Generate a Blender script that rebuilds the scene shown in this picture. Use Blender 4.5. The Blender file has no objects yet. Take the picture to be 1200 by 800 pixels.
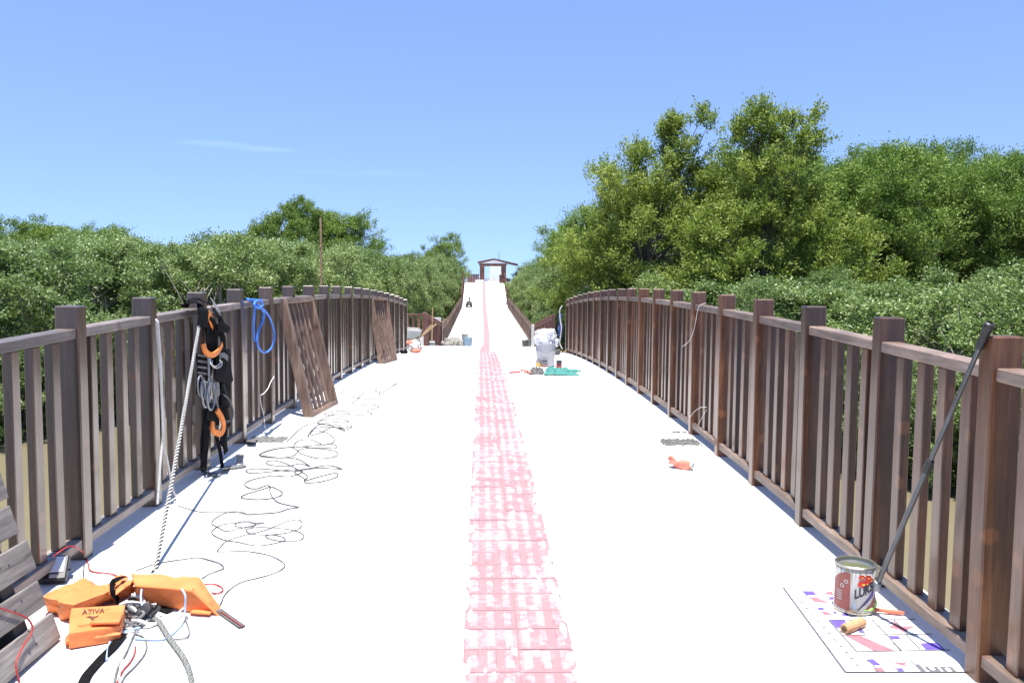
import bpy, bmesh, math, random
import numpy as np
from mathutils import Vector, Matrix, noise
random.seed(7)
S = bpy.context.scene
COL = S.collection

# ---------------------------------------------------------------- camera, sky, sun, exposure
CAM_H = 1.2986            # lens height over the crest of the arched deck (z = 0 there)
F_PX, PITCH, YAW, ROLL = 975.4, 0.0761, 0.0270, 0.0090
def cam_axes():
    r = Vector((math.cos(YAW), -math.sin(YAW), 0)); f = Vector((math.sin(YAW), math.cos(YAW), 0)); u = Vector((0, 0, 1))
    u, f = u*math.cos(PITCH) + f*math.sin(PITCH), f*math.cos(PITCH) - u*math.sin(PITCH)
    r, u = r*math.cos(ROLL) + u*math.sin(ROLL), u*math.cos(ROLL) - r*math.sin(ROLL)
    return r, u, f
CR, CU, CF = cam_axes()
cd = bpy.data.cameras.new('camera'); cam = bpy.data.objects.new('camera', cd); COL.objects.link(cam)
cd.sensor_width = 36; cd.lens = F_PX/1200*36; cd.clip_start = 0.05; cd.clip_end = 9000
m = Matrix.Identity(4)
for i in range(3):
    m[i][0], m[i][1], m[i][2] = CR[i], CU[i], -CF[i]
m[2][3] = CAM_H
cam.matrix_world = m
S.camera = cam

SUN = Vector((-0.032, -0.13, 1.0)).normalized()           # direction towards the sun
elev = math.asin(SUN.z); azim = math.atan2(SUN.x, SUN.y)
W = bpy.data.worlds.new('World'); S.world = W; W.use_nodes = True
nt = W.node_tree; bg = nt.nodes['Background']
sky = nt.nodes.new('ShaderNodeTexSky'); sky.sky_type = 'NISHITA'; sky.sun_disc = False
sky.sun_elevation = elev; sky.sun_rotation = azim
sky.air_density = 1.0; sky.dust_density = 0.0; sky.ozone_density = 4.0; sky.altitude = 0
bg.inputs[1].default_value = 0.12
# thin far wisps of cirrus low over the trees, laid out by compass direction
tc = nt.nodes.new('ShaderNodeTexCoord'); mp = nt.nodes.new('ShaderNodeMapping'); mp.inputs['Scale'].default_value = (5, 5, 55)
nz = nt.nodes.new('ShaderNodeTexNoise'); nz.inputs['Scale'].default_value = 1.3; nz.inputs['Detail'].default_value = 6
cr = nt.nodes.new('ShaderNodeValToRGB'); cr.color_ramp.elements[0].position = 0.42; cr.color_ramp.elements[1].position = 0.8
cr.color_ramp.elements[1].color = (.22, .22, .22, 1)
sx = nt.nodes.new('ShaderNodeSeparateXYZ'); nt.links.new(tc.outputs['Generated'], sx.inputs[0])
def mth(op, a, b=None, c=None):
    n_ = nt.nodes.new('ShaderNodeMath'); n_.operation = op
    for k_, v_ in enumerate((a, b, c)):
        if v_ is None: continue
        if isinstance(v_, (int, float)): n_.inputs[k_].default_value = v_
        else: nt.links.new(v_, n_.inputs[k_])
    return n_.outputs[0]
az_ = mth('ARCTAN2', sx.outputs[0], sx.outputs[1]); mask = None
for a0, wa, e0, we, st_ in ((-.315, .05, .1445, .0045, 1.), (-.27, .05, .142, .004, .8), (-.19, .07, .1185, .0035, .7), (-.125, .045, .1195, .0045, .9), (-.085, .02, .119, .004, 1.), (.037, .03, .1175, .0035, .7), (-1.3, .12, .15, .006, .8), (1.2, .10, .19, .006, .8), (2.6, .14, .16, .006, .8)):
    q1 = mth('POWER', mth('ABSOLUTE', mth('DIVIDE', mth('SUBTRACT', az_, a0), wa)), 2.0); q2 = mth('POWER', mth('ABSOLUTE', mth('DIVIDE', mth('SUBTRACT', sx.outputs[2], e0), we)), 2.0)
    w_ = mth('MULTIPLY', mth('MAXIMUM', mth('SUBTRACT', 1.0, mth('ADD', q1, q2)), 0.0), st_)
    mask = w_ if mask is None else mth('MAXIMUM', mask, w_)
tint = nt.nodes.new('ShaderNodeMix'); tint.data_type = 'RGBA'; tint.blend_type = 'MULTIPLY'; tint.inputs[0].default_value = 1
tint.inputs[7].default_value = (0.95, 0.905, 1.0, 1)
cl = nt.nodes.new('ShaderNodeMix'); cl.data_type = 'RGBA'; cl.inputs[7].default_value = (4.2, 5.4, 6.6, 1)
L = nt.links.new
L(tc.outputs['Generated'], mp.inputs[0]); L(mp.outputs[0], nz.inputs[0]); L(nz.outputs[0], cr.inputs[0])
gm = nt.nodes.new('ShaderNodeVectorMath'); gm.operation = 'MULTIPLY_ADD'; gm.inputs[1].default_value = (1, 1, 1.05); gm.inputs[2].default_value = (0, 0, .185)
gn = nt.nodes.new('ShaderNodeVectorMath'); gn.operation = 'NORMALIZE'
L(tc.outputs['Generated'], gm.inputs[0]); L(gm.outputs[0], gn.inputs[0]); L(gn.outputs[0], sky.inputs[0])
L(sky.outputs[0], tint.inputs[6]); L(tint.outputs[2], cl.inputs[6]); L(mth('MULTIPLY', cr.outputs[0], mask), cl.inputs[0]); L(cl.outputs[2], bg.inputs[0])

sd = bpy.data.lights.new('sun', 'SUN'); sd.energy = 4.3; sd.angle = math.radians(0.53); sd.color = (1, .965, .91)
so = bpy.data.objects.new('sun', sd); COL.objects.link(so)
so.rotation_mode = 'QUATERNION'; so.rotation_quaternion = SUN.to_track_quat('Z', 'Y'); so.location = (0, 0, 30)
S.view_settings.view_transform = 'Standard'; S.view_settings.look = 'None'
S.view_settings.gamma = 1; S.view_settings.use_curve_mapping = False
S.view_settings.exposure = 1.15
S.render.engine = 'CYCLES'
S.cycles.max_bounces = 8; S.cycles.diffuse_bounces = 4; S.cycles.transparent_max_bounces = 6

# ---------------------------------------------------------------- survey helpers: the lie of the place
CREST, KARCH = 7.905, 0.0032
DECK_END = 19.75
def deck_z(y):
    return -KARCH*(y-CREST)**2
PROFILE = [(DECK_END, -1.75), (20.6, -2.0), (25, -2.06), (33, -2.78), (66, -2.36), (75.5, -.62), (79, -.55), (112, -.55)]
def walk_z(y):
    for (a, za), (b, zb) in zip(PROFILE, PROFILE[1:]):
        if y <= b: return CAM_H + za + (zb-za)*max(0, (y-a))/(b-a)
    return CAM_H + PROFILE[-1][1]
def walk_x(y):
    return -.1 - max(0, y-39)*.4/36
def ray(u, v):
    return (CF*F_PX + CR*(u-600) - CU*(v-400)).normalized()
def at_y(u, v, y):
    d = ray(u, v); return Vector((0, 0, CAM_H)) + d*(y/d.y)
def at_x(u, v, x):
    d = ray(u, v); return Vector((0, 0, CAM_H)) + d*(x/d.x)
def on_deck(u, v, h=0.0):
    d = ray(u, v); o = Vector((0, 0, CAM_H)); a, b = .5, 80.
    t = .5
    while t < 60:
        p = o + d*t
        if p.z - h <= deck_z(p.y): break
        t += .01
    a, b = t-.01, t
    for _ in range(20):
        c = (a+b)/2; p = o+d*c
        if p.z-h <= deck_z(p.y): b = c
        else: a = c
    return o+d*b
V = Vector
WATER_Z = CAM_H - 3.35

# ---------------------------------------------------------------- materials
def mat(name, c1, c2=None, scale=6, rough=.7, stretch=(1, 1, 1), bump=0., rand=0., spec=.4, metal=0., world=False, c3=None, detail=5, fine=0., emit=None, trans=0., coat=0.):
    M = bpy.data.materials.new(name); M.use_nodes = True
    t = M.node_tree; b = t.nodes['Principled BSDF']; ln = t.links.new
    b.inputs['Roughness'].default_value = rough; b.inputs['Metallic'].default_value = metal
    b.inputs['Specular IOR Level'].default_value = spec; b.inputs['Coat Weight'].default_value = coat
    if trans: b.inputs['Transmission Weight'].default_value = trans
    c2 = c2 or tuple(x*.8 for x in c1)
    if world:
        g = t.nodes.new('ShaderNodeNewGeometry'); src = g.outputs['Position']
    else:
        g = t.nodes.new('ShaderNodeTexCoord'); src = g.outputs['Object']
    mp = t.nodes.new('ShaderNodeMapping'); mp.inputs['Scale'].default_value = stretch
    ln(src, mp.inputs[0])
    oi = t.nodes.new('ShaderNodeObjectInfo')
    if not world:
        cx = t.nodes.new('ShaderNodeCombineXYZ')
        mm = t.nodes.new('ShaderNodeMath'); mm.operation = 'MULTIPLY'; mm.inputs[1].default_value = 37
        ln(oi.outputs['Random'], mm.inputs[0])
        for k in range(3): ln(mm.outputs[0], cx.inputs[k])
        ln(cx.outputs[0], mp.inputs[1])
    n = t.nodes.new('ShaderNodeTexNoise'); n.inputs['Scale'].default_value = scale; n.inputs['Detail'].default_value = detail; n.inputs['Roughness'].default_value = .6
    ln(mp.outputs[0], n.inputs[0])
    r = t.nodes.new('ShaderNodeValToRGB'); e = r.color_ramp.elements
    e[0].position = .32; e[1].position = .68; e[0].color = (*c1, 1); e[1].color = (*c2, 1)
    if c3:
        x = e.new(.78); x.color = (*c3, 1)
    ln(n.outputs[0], r.inputs[0]); col = r.outputs[0]
    if rand:
        hv = t.nodes.new('ShaderNodeHueSaturation')
        mr = t.nodes.new('ShaderNodeMapRange'); mr.inputs[3].default_value = 1-rand; mr.inputs[4].default_value = 1+rand
        ln(oi.outputs['Random'], mr.inputs[0]); ln(mr.outputs[0], hv.inputs['Value']); ln(col, hv.inputs['Color']); col = hv.outputs[0]
    ln(col, b.inputs['Base Color'])
    if bump:
        n2 = t.nodes.new('ShaderNodeTexNoise'); n2.inputs['Scale'].default_value = fine or scale*4; n2.inputs['Detail'].default_value = 4
        ln(mp.outputs[0], n2.inputs[0])
        bp = t.nodes.new('ShaderNodeBump'); bp.inputs['Strength'].default_value = bump; bp.inputs['Distance'].default_value = .01
        ln(n2.outputs[0], bp.inputs['Height']); ln(bp.outputs[0], b.inputs['Normal'])
    if emit:
        b.inputs['Emission Color'].default_value = (*emit[:3], 1); b.inputs['Emission Strength'].default_value = emit[3]
    return M

def wood(name, dark, mid, light, knot, rand=.22, rough=.62, coat=0.):
    """stained timber: grain along the piece's own length (local z), tone per piece, filled screw holes as round rusty spots"""
    M = bpy.data.materials.new(name); M.use_nodes = True
    t = M.node_tree; b = t.nodes['Principled BSDF']; ln = t.links.new
    b.inputs['Roughness'].default_value = rough; b.inputs['Specular IOR Level'].default_value = .55; b.inputs['Coat Weight'].default_value = coat; b.inputs['Coat Roughness'].default_value = .2; b.inputs['Coat IOR'].default_value = 1.6; b.inputs['Coat Tint'].default_value = (1, .91, .82, 1)
    tcn = t.nodes.new('ShaderNodeTexCoord'); oi = t.nodes.new('ShaderNodeObjectInfo')
    mm = t.nodes.new('ShaderNodeMath'); mm.operation = 'MULTIPLY'; mm.inputs[1].default_value = 53; ln(oi.outputs['Random'], mm.inputs[0])
    cx = t.nodes.new('ShaderNodeCombineXYZ')
    for k in range(3): ln(mm.outputs[0], cx.inputs[k])
    add = t.nodes.new('ShaderNodeVectorMath'); add.operation = 'ADD'; ln(tcn.outputs['Object'], add.inputs[0]); ln(cx.outputs[0], add.inputs[1])
    mp = t.nodes.new('ShaderNodeMapping'); mp.inputs['Scale'].default_value = (16, 16, 1.1); ln(add.outputs[0], mp.inputs[0])
    n = t.nodes.new('ShaderNodeTexNoise'); n.inputs['Scale'].default_value = 2.2; n.inputs['Detail'].default_value = 7; n.inputs['Roughness'].default_value = .65; n.inputs['Distortion'].default_value = .6
    ln(mp.outputs[0], n.inputs[0])
    r = t.nodes.new('ShaderNodeValToRGB'); e = r.color_ramp.elements
    e[0].position = .28; e[0].color = (*dark, 1); e[1].position = .75; e[1].color = (*light, 1)
    x = e.new(.52); x.color = (*mid, 1); ln(n.outputs[0], r.inputs[0])
    n3 = t.nodes.new('ShaderNodeTexNoise'); n3.inputs['Scale'].default_value = 2.3; n3.inputs['Detail'].default_value = 3; ln(add.outputs[0], n3.inputs[0])
    r3 = t.nodes.new('ShaderNodeValToRGB'); r3.color_ramp.elements[0].position = .3; r3.color_ramp.elements[1].position = .7
    r3.color_ramp.elements[0].color = (.62, .62, .64, 1); r3.color_ramp.elements[1].color = (1.25, 1.2, 1.15, 1); ln(n3.outputs[0], r3.inputs[0])
    mu = t.nodes.new('ShaderNodeMix'); mu.data_type = 'RGBA'; mu.blend_type = 'MULTIPLY'; mu.inputs[0].default_value = 1
    ln(r.outputs[0], mu.inputs[6]); ln(r3.outputs[0], mu.inputs[7])
    vo = t.nodes.new('ShaderNodeTexVoronoi'); vo.inputs['Scale'].default_value = 5.5; ln(add.outputs[0], vo.inputs['Vector'])
    rv = t.nodes.new('ShaderNodeValToRGB'); rv.color_ramp.elements[0].position = .13; rv.color_ramp.elements[0].color = (.6, .6, .6, 1); rv.color_ramp.elements[1].position = .2; rv.color_ramp.elements[1].color = (0, 0, 0, 1)
    ln(vo.outputs['Distance'], rv.inputs[0])
    mk = t.nodes.new('ShaderNodeMix'); mk.data_type = 'RGBA'; mk.inputs[7].default_value = (*knot, 1)
    ln(rv.outputs[0], mk.inputs[0]); ln(mu.outputs[2], mk.inputs[6])
    hv = t.nodes.new('ShaderNodeHueSaturation'); mr = t.nodes.new('ShaderNodeMapRange'); mr.inputs[3].default_value = 1-rand; mr.inputs[4].default_value = 1+rand*1.3
    ln(oi.outputs['Random'], mr.inputs[0]); ln(mr.outputs[0], hv.inputs['Value']); ln(mk.outputs[2], hv.inputs['Color'])
    ln(hv.outputs[0], b.inputs['Base Color'])
    bp = t.nodes.new('ShaderNodeBump'); bp.inputs['Strength'].default_value = .12; bp.inputs['Distance'].default_value = .004
    ln(n.outputs[0], bp.inputs['Height']); ln(bp.outputs[0], b.inputs['Normal'])
    return M

M = {}
M['concrete'] = mat('concrete', (.68, .665, .635), (.60, .585, .555), 1.4, .85, bump=.15, world=True, fine=60)
M['concrete_old'] = mat('concrete_old', (.36, .35, .33), (.24, .235, .22), 3, .9, bump=.3, world=True, fine=50)
M['wood_grey'] = wood('wood_grey', (.032, .018, .012), (.064, .041, .028), (.125, .088, .065), (.17, .07, .035), rough=.4, coat=1.)
M['rail_grey'] = wood('rail_grey', (.12, .094, .077), (.225, .186, .158), (.34, .295, .26), (.12, .07, .05), rand=.15, rough=.5)
M['rail_red'] = wood('rail_red', (.10, .065, .047), (.195, .142, .108), (.31, .245, .195), (.12, .06, .04), rand=.2, rough=.5)
M['wood_red'] = wood('wood_red', (.036, .012, .005), (.082, .032, .014), (.170, .080, .038), (.19, .075, .03), rand=.4, rough=.42, coat=.5)
M['wood_far'] = wood('wood_far', (.095, .036, .026), (.155, .064, .047), (.22, .105, .08), (.15, .06, .04))
M['wood_far_pale'] = wood('wood_far_pale', (.13, .08, .06), (.2, .135, .105), (.3, .22, .18), (.2, .1, .06))
M['pallet'] = wood('pallet', (.055, .050, .043), (.175, .162, .145), (.31, .29, .265), (.035, .028, .024), rand=.2, rough=.85)
M['pallet_dark'] = mat('pallet_dark', (.05, .04, .032), (.09, .075, .06), 5, .9)
M['black_web'] = mat('black_web', (.004, .004, .0045), (.010, .010, .011), 40, .9, bump=.3, spec=.1)
M['grey_web'] = mat('grey_web', (.10, .10, .10), (.2, .2, .195), 60, .8, bump=.3)
M['orange_pad'] = mat('orange_pad', (.85, .27, .06), (.75, .21, .045), 20, .7, bump=.2)
M['steel'] = mat('steel', (.55, .55, .55), (.42, .42, .42), 20, .32, metal=1)
M['pole_metal'] = mat('pole_metal', (.13, .135, .14), (.08, .085, .09), 14, .38, metal=.5)
M['galv'] = mat('galv', (.30, .31, .32), (.2, .21, .22), 14, .45, metal=.6)
M['rope_white'] = mat('rope_white', (.74, .72, .66), (.6, .58, .53), 40, .85, bump=.4)
M['rope_grey'] = mat('rope_grey', (.26, .27, .235), (.19, .20, .175), 40, .85, bump=.4)
M['rope_black'] = mat('rope_black', (.022, .022, .024), (.04, .04, .042), 40, .8)
M['rope_blue'] = mat('rope_blue', (.05, .17, .62), (.07, .25, .75), 30, .6)
M['cable_black'] = mat('cable_black', (.055, .054, .055), (.085, .083, .085), 10, .6)
M['cable_red'] = mat('cable_red', (.42, .035, .03), (.3, .025, .025), 10, .5)
M['cord_blue'] = mat('cord_blue', (.42, .55, .75), (.3, .45, .7), 10, .5)
M['jacket'] = mat('jacket', (.82, .26, .085), (.70, .185, .055), 7, .62, bump=.25, spec=.3, fine=26)
M['print_dark'] = mat('print_dark', (.10, .045, .03), (.14, .06, .03), 60, .8)
M['black_plastic'] = mat('black_plastic', (.018, .018, .02), (.028, .028, .03), 10, .45)
M['lamp_glass'] = mat('lamp_glass', (.78, .79, .80), (.7, .72, .74), 4, .12, spec=.7)
M['tin_white'] = mat('tin_white', (.50, .49, .46), (.40, .385, .35), 14, .32, coat=.3, stretch=(1, 1, .35), c3=(.27, .24, .17))
M['tin_maroon'] = mat('tin_maroon', (.22, .055, .045), (.30, .09, .07), 14, .4)
M['tin_red'] = mat('tin_red', (.60, .045, .03), (.48, .03, .02), 20, .4)
M['tin_yellow'] = mat('tin_yellow', (.75, .50, .10), (.65, .40, .06), 20, .4)
M['tin_dark'] = mat('tin_dark', (.045, .04, .06), (.07, .06, .09), 14, .4)
M['ink_black'] = mat('ink_black', (.03, .035, .05), (.045, .05, .06), 14, .5)
M['tin_metal'] = mat('tin_metal', (.55, .53, .45), (.35, .33, .25), 24, .35, metal=.85)
M['paint_inside'] = mat('paint_inside', (.07, .08, .045), (.13, .135, .06), 22, .45, c3=(.36, .34, .11))
M['drip_paint'] = mat('drip_paint', (.16, .15, .07), (.26, .25, .12), 30, .4)
M['paper'] = mat('paper', (.80, .79, .77), (.76, .75, .73), 3, .7)
M['line_grey'] = mat('line_grey', (.10, .10, .11), (.16, .16, .17), 50, .8)
M['ink_purple'] = mat('ink_purple', (.10, .055, .38), (.15, .10, .46), 30, .7)
M['ink_pink'] = mat('ink_pink', (.36, .12, .14), (.42, .17, .19), 30, .7)
M['brush_red'] = mat('brush_red', (.55, .10, .06), (.65, .18, .1), 10, .5)
M['tape_green'] = mat('tape_green', (.30, .62, .12), (.22, .5, .1), 20, .5)
M['bristle'] = mat('bristle', (.10, .055, .03), (.20, .12, .07), 40, .8)
M['sleeve'] = mat('sleeve', (.55, .32, .17), (.45, .25, .13), 30, .85, bump=.4)
M['glove'] = mat('glove', (.62, .17, .11), (.70, .25, .17), 30, .75, bump=.3)
M['rag'] = mat('rag', (.65, .63, .60), (.5, .48, .46), 20, .8)
M['gravel'] = mat('gravel', (.14, .14, .13), (.24, .24, .22), 30, .95, rand=.2, bump=.4)
M['hole'] = mat('hole', (.12, .12, .115), (.20, .2, .19), 40, .95, world=True, bump=.4)
M['plastic_white'] = mat('plastic_white', (.56, .56, .57), (.46, .46, .48), 7, .45, bump=.15, spec=.4)
M['bag_film'] = mat('bag_film', (.80, .80, .80), (.68, .68, .70), 9, .4, bump=.4, spec=.5)
M['teal_cloth'] = mat('teal_cloth', (.065, .25, .205), (.04, .17, .145), 12, .75, bump=.3)
M['dark_cloth'] = mat('dark_cloth', (.06, .06, .065), (.15, .14, .13), 12, .85, bump=.3)
M['blue_cloth'] = mat('blue_cloth', (.035, .06, .20), (.05, .09, .28), 14, .8)
M['cement'] = mat('cement', (.33, .31, .28), (.22, .205, .18), 6, .95, bump=.5, rand=.15)
M['blue_plastic'] = mat('blue_plastic', (.25, .36, .46), (.2, .3, .4), 6, .5)
M['white_paint'] = mat('white_paint', (.78, .77, .75), (.7, .69, .67), 4, .7)
M['bark'] = mat('bark', (.12, .10, .08), (.22, .19, .16), 8, .9, stretch=(1, 1, .3), bump=.5)
M['bark_pale'] = mat('bark_pale', (.24, .21, .17), (.36, .32, .27), 8, .9, stretch=(1, 1, .3), bump=.4)
M['bamboo'] = mat('bamboo', (.40, .28, .15), (.28, .18, .09), 10, .7, stretch=(1, 1, .2))
M['mud'] = mat('mud', (.10, .085, .055), (.16, .14, .09), .8, .8, world=True, bump=.3)

def water_mat():
    Mw = bpy.data.materials.new('muddy_water'); Mw.use_nodes = True; t = Mw.node_tree; b = t.nodes['Principled BSDF']; ln = t.links.new
    g = t.nodes.new('ShaderNodeNewGeometry')
    n = t.nodes.new('ShaderNodeTexNoise'); n.inputs['Scale'].default_value = .35; n.inputs['Detail'].default_value = 4; ln(g.outputs['Position'], n.inputs[0])
    r = t.nodes.new('ShaderNodeValToRGB'); r.color_ramp.elements[0].color = (.165, .138, .080, 1); r.color_ramp.elements[1].color = (.225, .19, .115, 1)
    ln(n.outputs[0], r.inputs[0]); ln(r.outputs[0], b.inputs['Base Color'])
    b.inputs['Roughness'].default_value = .22; b.inputs['Specular IOR Level'].default_value = .3
    n2 = t.nodes.new('ShaderNodeTexNoise'); n2.inputs['Scale'].default_value = 3; n2.inputs['Detail'].default_value = 3; ln(g.outputs['Position'], n2.inputs[0])
    bp = t.nodes.new('ShaderNodeBump'); bp.inputs['Strength'].default_value = .2; bp.inputs['Distance'].default_value = .05
    ln(n2.outputs[0], bp.inputs['Height']); ln(bp.outputs[0], b.inputs['Normal'])
    return Mw
M['water'] = water_mat()

def pink_mat():
    """pink pigmented tactile tile, its pigment worn and smeared with cement"""
    Mp = bpy.data.materials.new('tactile_pink'); Mp.use_nodes = True; t = Mp.node_tree; b = t.nodes['Principled BSDF']; ln = t.links.new
    g = t.nodes.new('ShaderNodeNewGeometry'); b.inputs['Roughness'].default_value = .85
    n = t.nodes.new('ShaderNodeTexNoise'); n.inputs['Scale'].default_value = 22; n.inputs['Detail'].default_value = 6; n.inputs['Roughness'].default_value = .7; ln(g.outputs['Position'], n.inputs[0])
    n2 = t.nodes.new('ShaderNodeTexNoise'); n2.inputs['Scale'].default_value = 2.2; n2.inputs['Detail'].default_value = 6; n2.inputs['Roughness'].default_value = .7; ln(g.outputs['Position'], n2.inputs[0])
    ad = t.nodes.new('ShaderNodeMath'); ad.operation = 'ADD'; ln(n.outputs[0], ad.inputs[0]); ln(n2.outputs[0], ad.inputs[1])
    at = t.nodes.new('ShaderNodeAttribute'); at.attribute_name = 'raised'
    oi = t.nodes.new('ShaderNodeObjectInfo')
    m1 = t.nodes.new('ShaderNodeMath'); m1.operation = 'MULTIPLY_ADD'; m1.inputs[1].default_value = .17; ln(at.outputs['Fac'], m1.inputs[0]); ln(ad.outputs[0], m1.inputs[2])
    m2 = t.nodes.new('ShaderNodeMath'); m2.operation = 'MULTIPLY_ADD'; m2.inputs[1].default_value = .13; ln(oi.outputs['Random'], m2.inputs[0]); ln(m1.outputs[0], m2.inputs[2])
    r = t.nodes.new('ShaderNodeValToRGB'); e = r.color_ramp.elements
    e[0].position = .98; e[0].color = (.325, .18, .185, 1); e[1].position = 1.0; e[1].color = (.40, .35, .34, 1)
    e[0].position = .545; e[1].position = .675
    m3 = t.nodes.new('ShaderNodeMath'); m3.operation = 'MULTIPLY'; m3.inputs[1].default_value = .5; ln(m2.outputs[0], m3.inputs[0])
    ln(m3.outputs[0], r.inputs[0]); ln(r.outputs[0], b.inputs['Base Color'])
    return Mp
M['pink'] = pink_mat()
M['pink_worn'] = mat('pink_worn', (.31, .165, .17), (.37, .25, .25), 5, .85, world=True)

def leaf_mat(name, a, b_, c, rough=.42, spec=.45, tr=.28, trc=(.22, .34, .05)):
    Ml = bpy.data.materials.new(name); Ml.use_nodes = True; t = Ml.node_tree; b = t.nodes['Principled BSDF']; ln = t.links.new
    at = t.nodes.new('ShaderNodeAttribute'); at.attribute_name = 'tone'
    r = t.nodes.new('ShaderNodeValToRGB'); e = r.color_ramp.elements
    e[0].color = (*a, 1); e[1].color = (*c, 1); x = e.new(.5); x.color = (*b_, 1); ln(at.outputs['Fac'], r.inputs[0])
    oi = t.nodes.new('ShaderNodeObjectInfo'); hv = t.nodes.new('ShaderNodeHueSaturation')
    mr = t.nodes.new('ShaderNodeMapRange'); mr.inputs[3].default_value = .8; mr.inputs[4].default_value = 1.18; ln(oi.outputs['Random'], mr.inputs[0])
    mh = t.nodes.new('ShaderNodeMapRange'); mh.inputs[3].default_value = .507; mh.inputs[4].default_value = .485; ln(oi.outputs['Random'], mh.inputs[0])
    ln(mr.outputs[0], hv.inputs['Value']); ln(mh.outputs[0], hv.inputs['Hue']); ln(r.outputs[0], hv.inputs['Color'])
    ln(hv.outputs[0], b.inputs['Base Color']); b.inputs['Roughness'].default_value = rough; b.inputs['Specular IOR Level'].default_value = spec
    tl = t.nodes.new('ShaderNodeBsdfTranslucent'); tl.inputs[0].default_value = (*trc, 1)
    mx = t.nodes.new('ShaderNodeMixShader'); mx.inputs[0].default_value = tr
    ln(b.outputs[0], mx.inputs[1]); ln(tl.outputs[0], mx.inputs[2]); ln(mx.outputs[0], t.nodes['Material Output'].inputs[0])
    return Ml
M['leaf_mangrove'] = leaf_mat('leaf_mangrove', (.095, .165, .045), (.185, .262, .082), (.32, .385, .165), rough=.4, spec=.4, tr=.24, trc=(.26, .38, .09))
M['leaf_tall'] = leaf_mat('leaf_tall', (.115, .175, .034), (.215, .28, .052), (.34, .385, .09), rough=.55, spec=.25, tr=.26, trc=(.30, .42, .06))
M['leaf_dark'] = leaf_mat('leaf_dark', (.105, .170, .034), (.172, .245, .05), (.26, .335, .08), rough=.55, spec=.25, tr=.22, trc=(.20, .36, .05))

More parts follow.
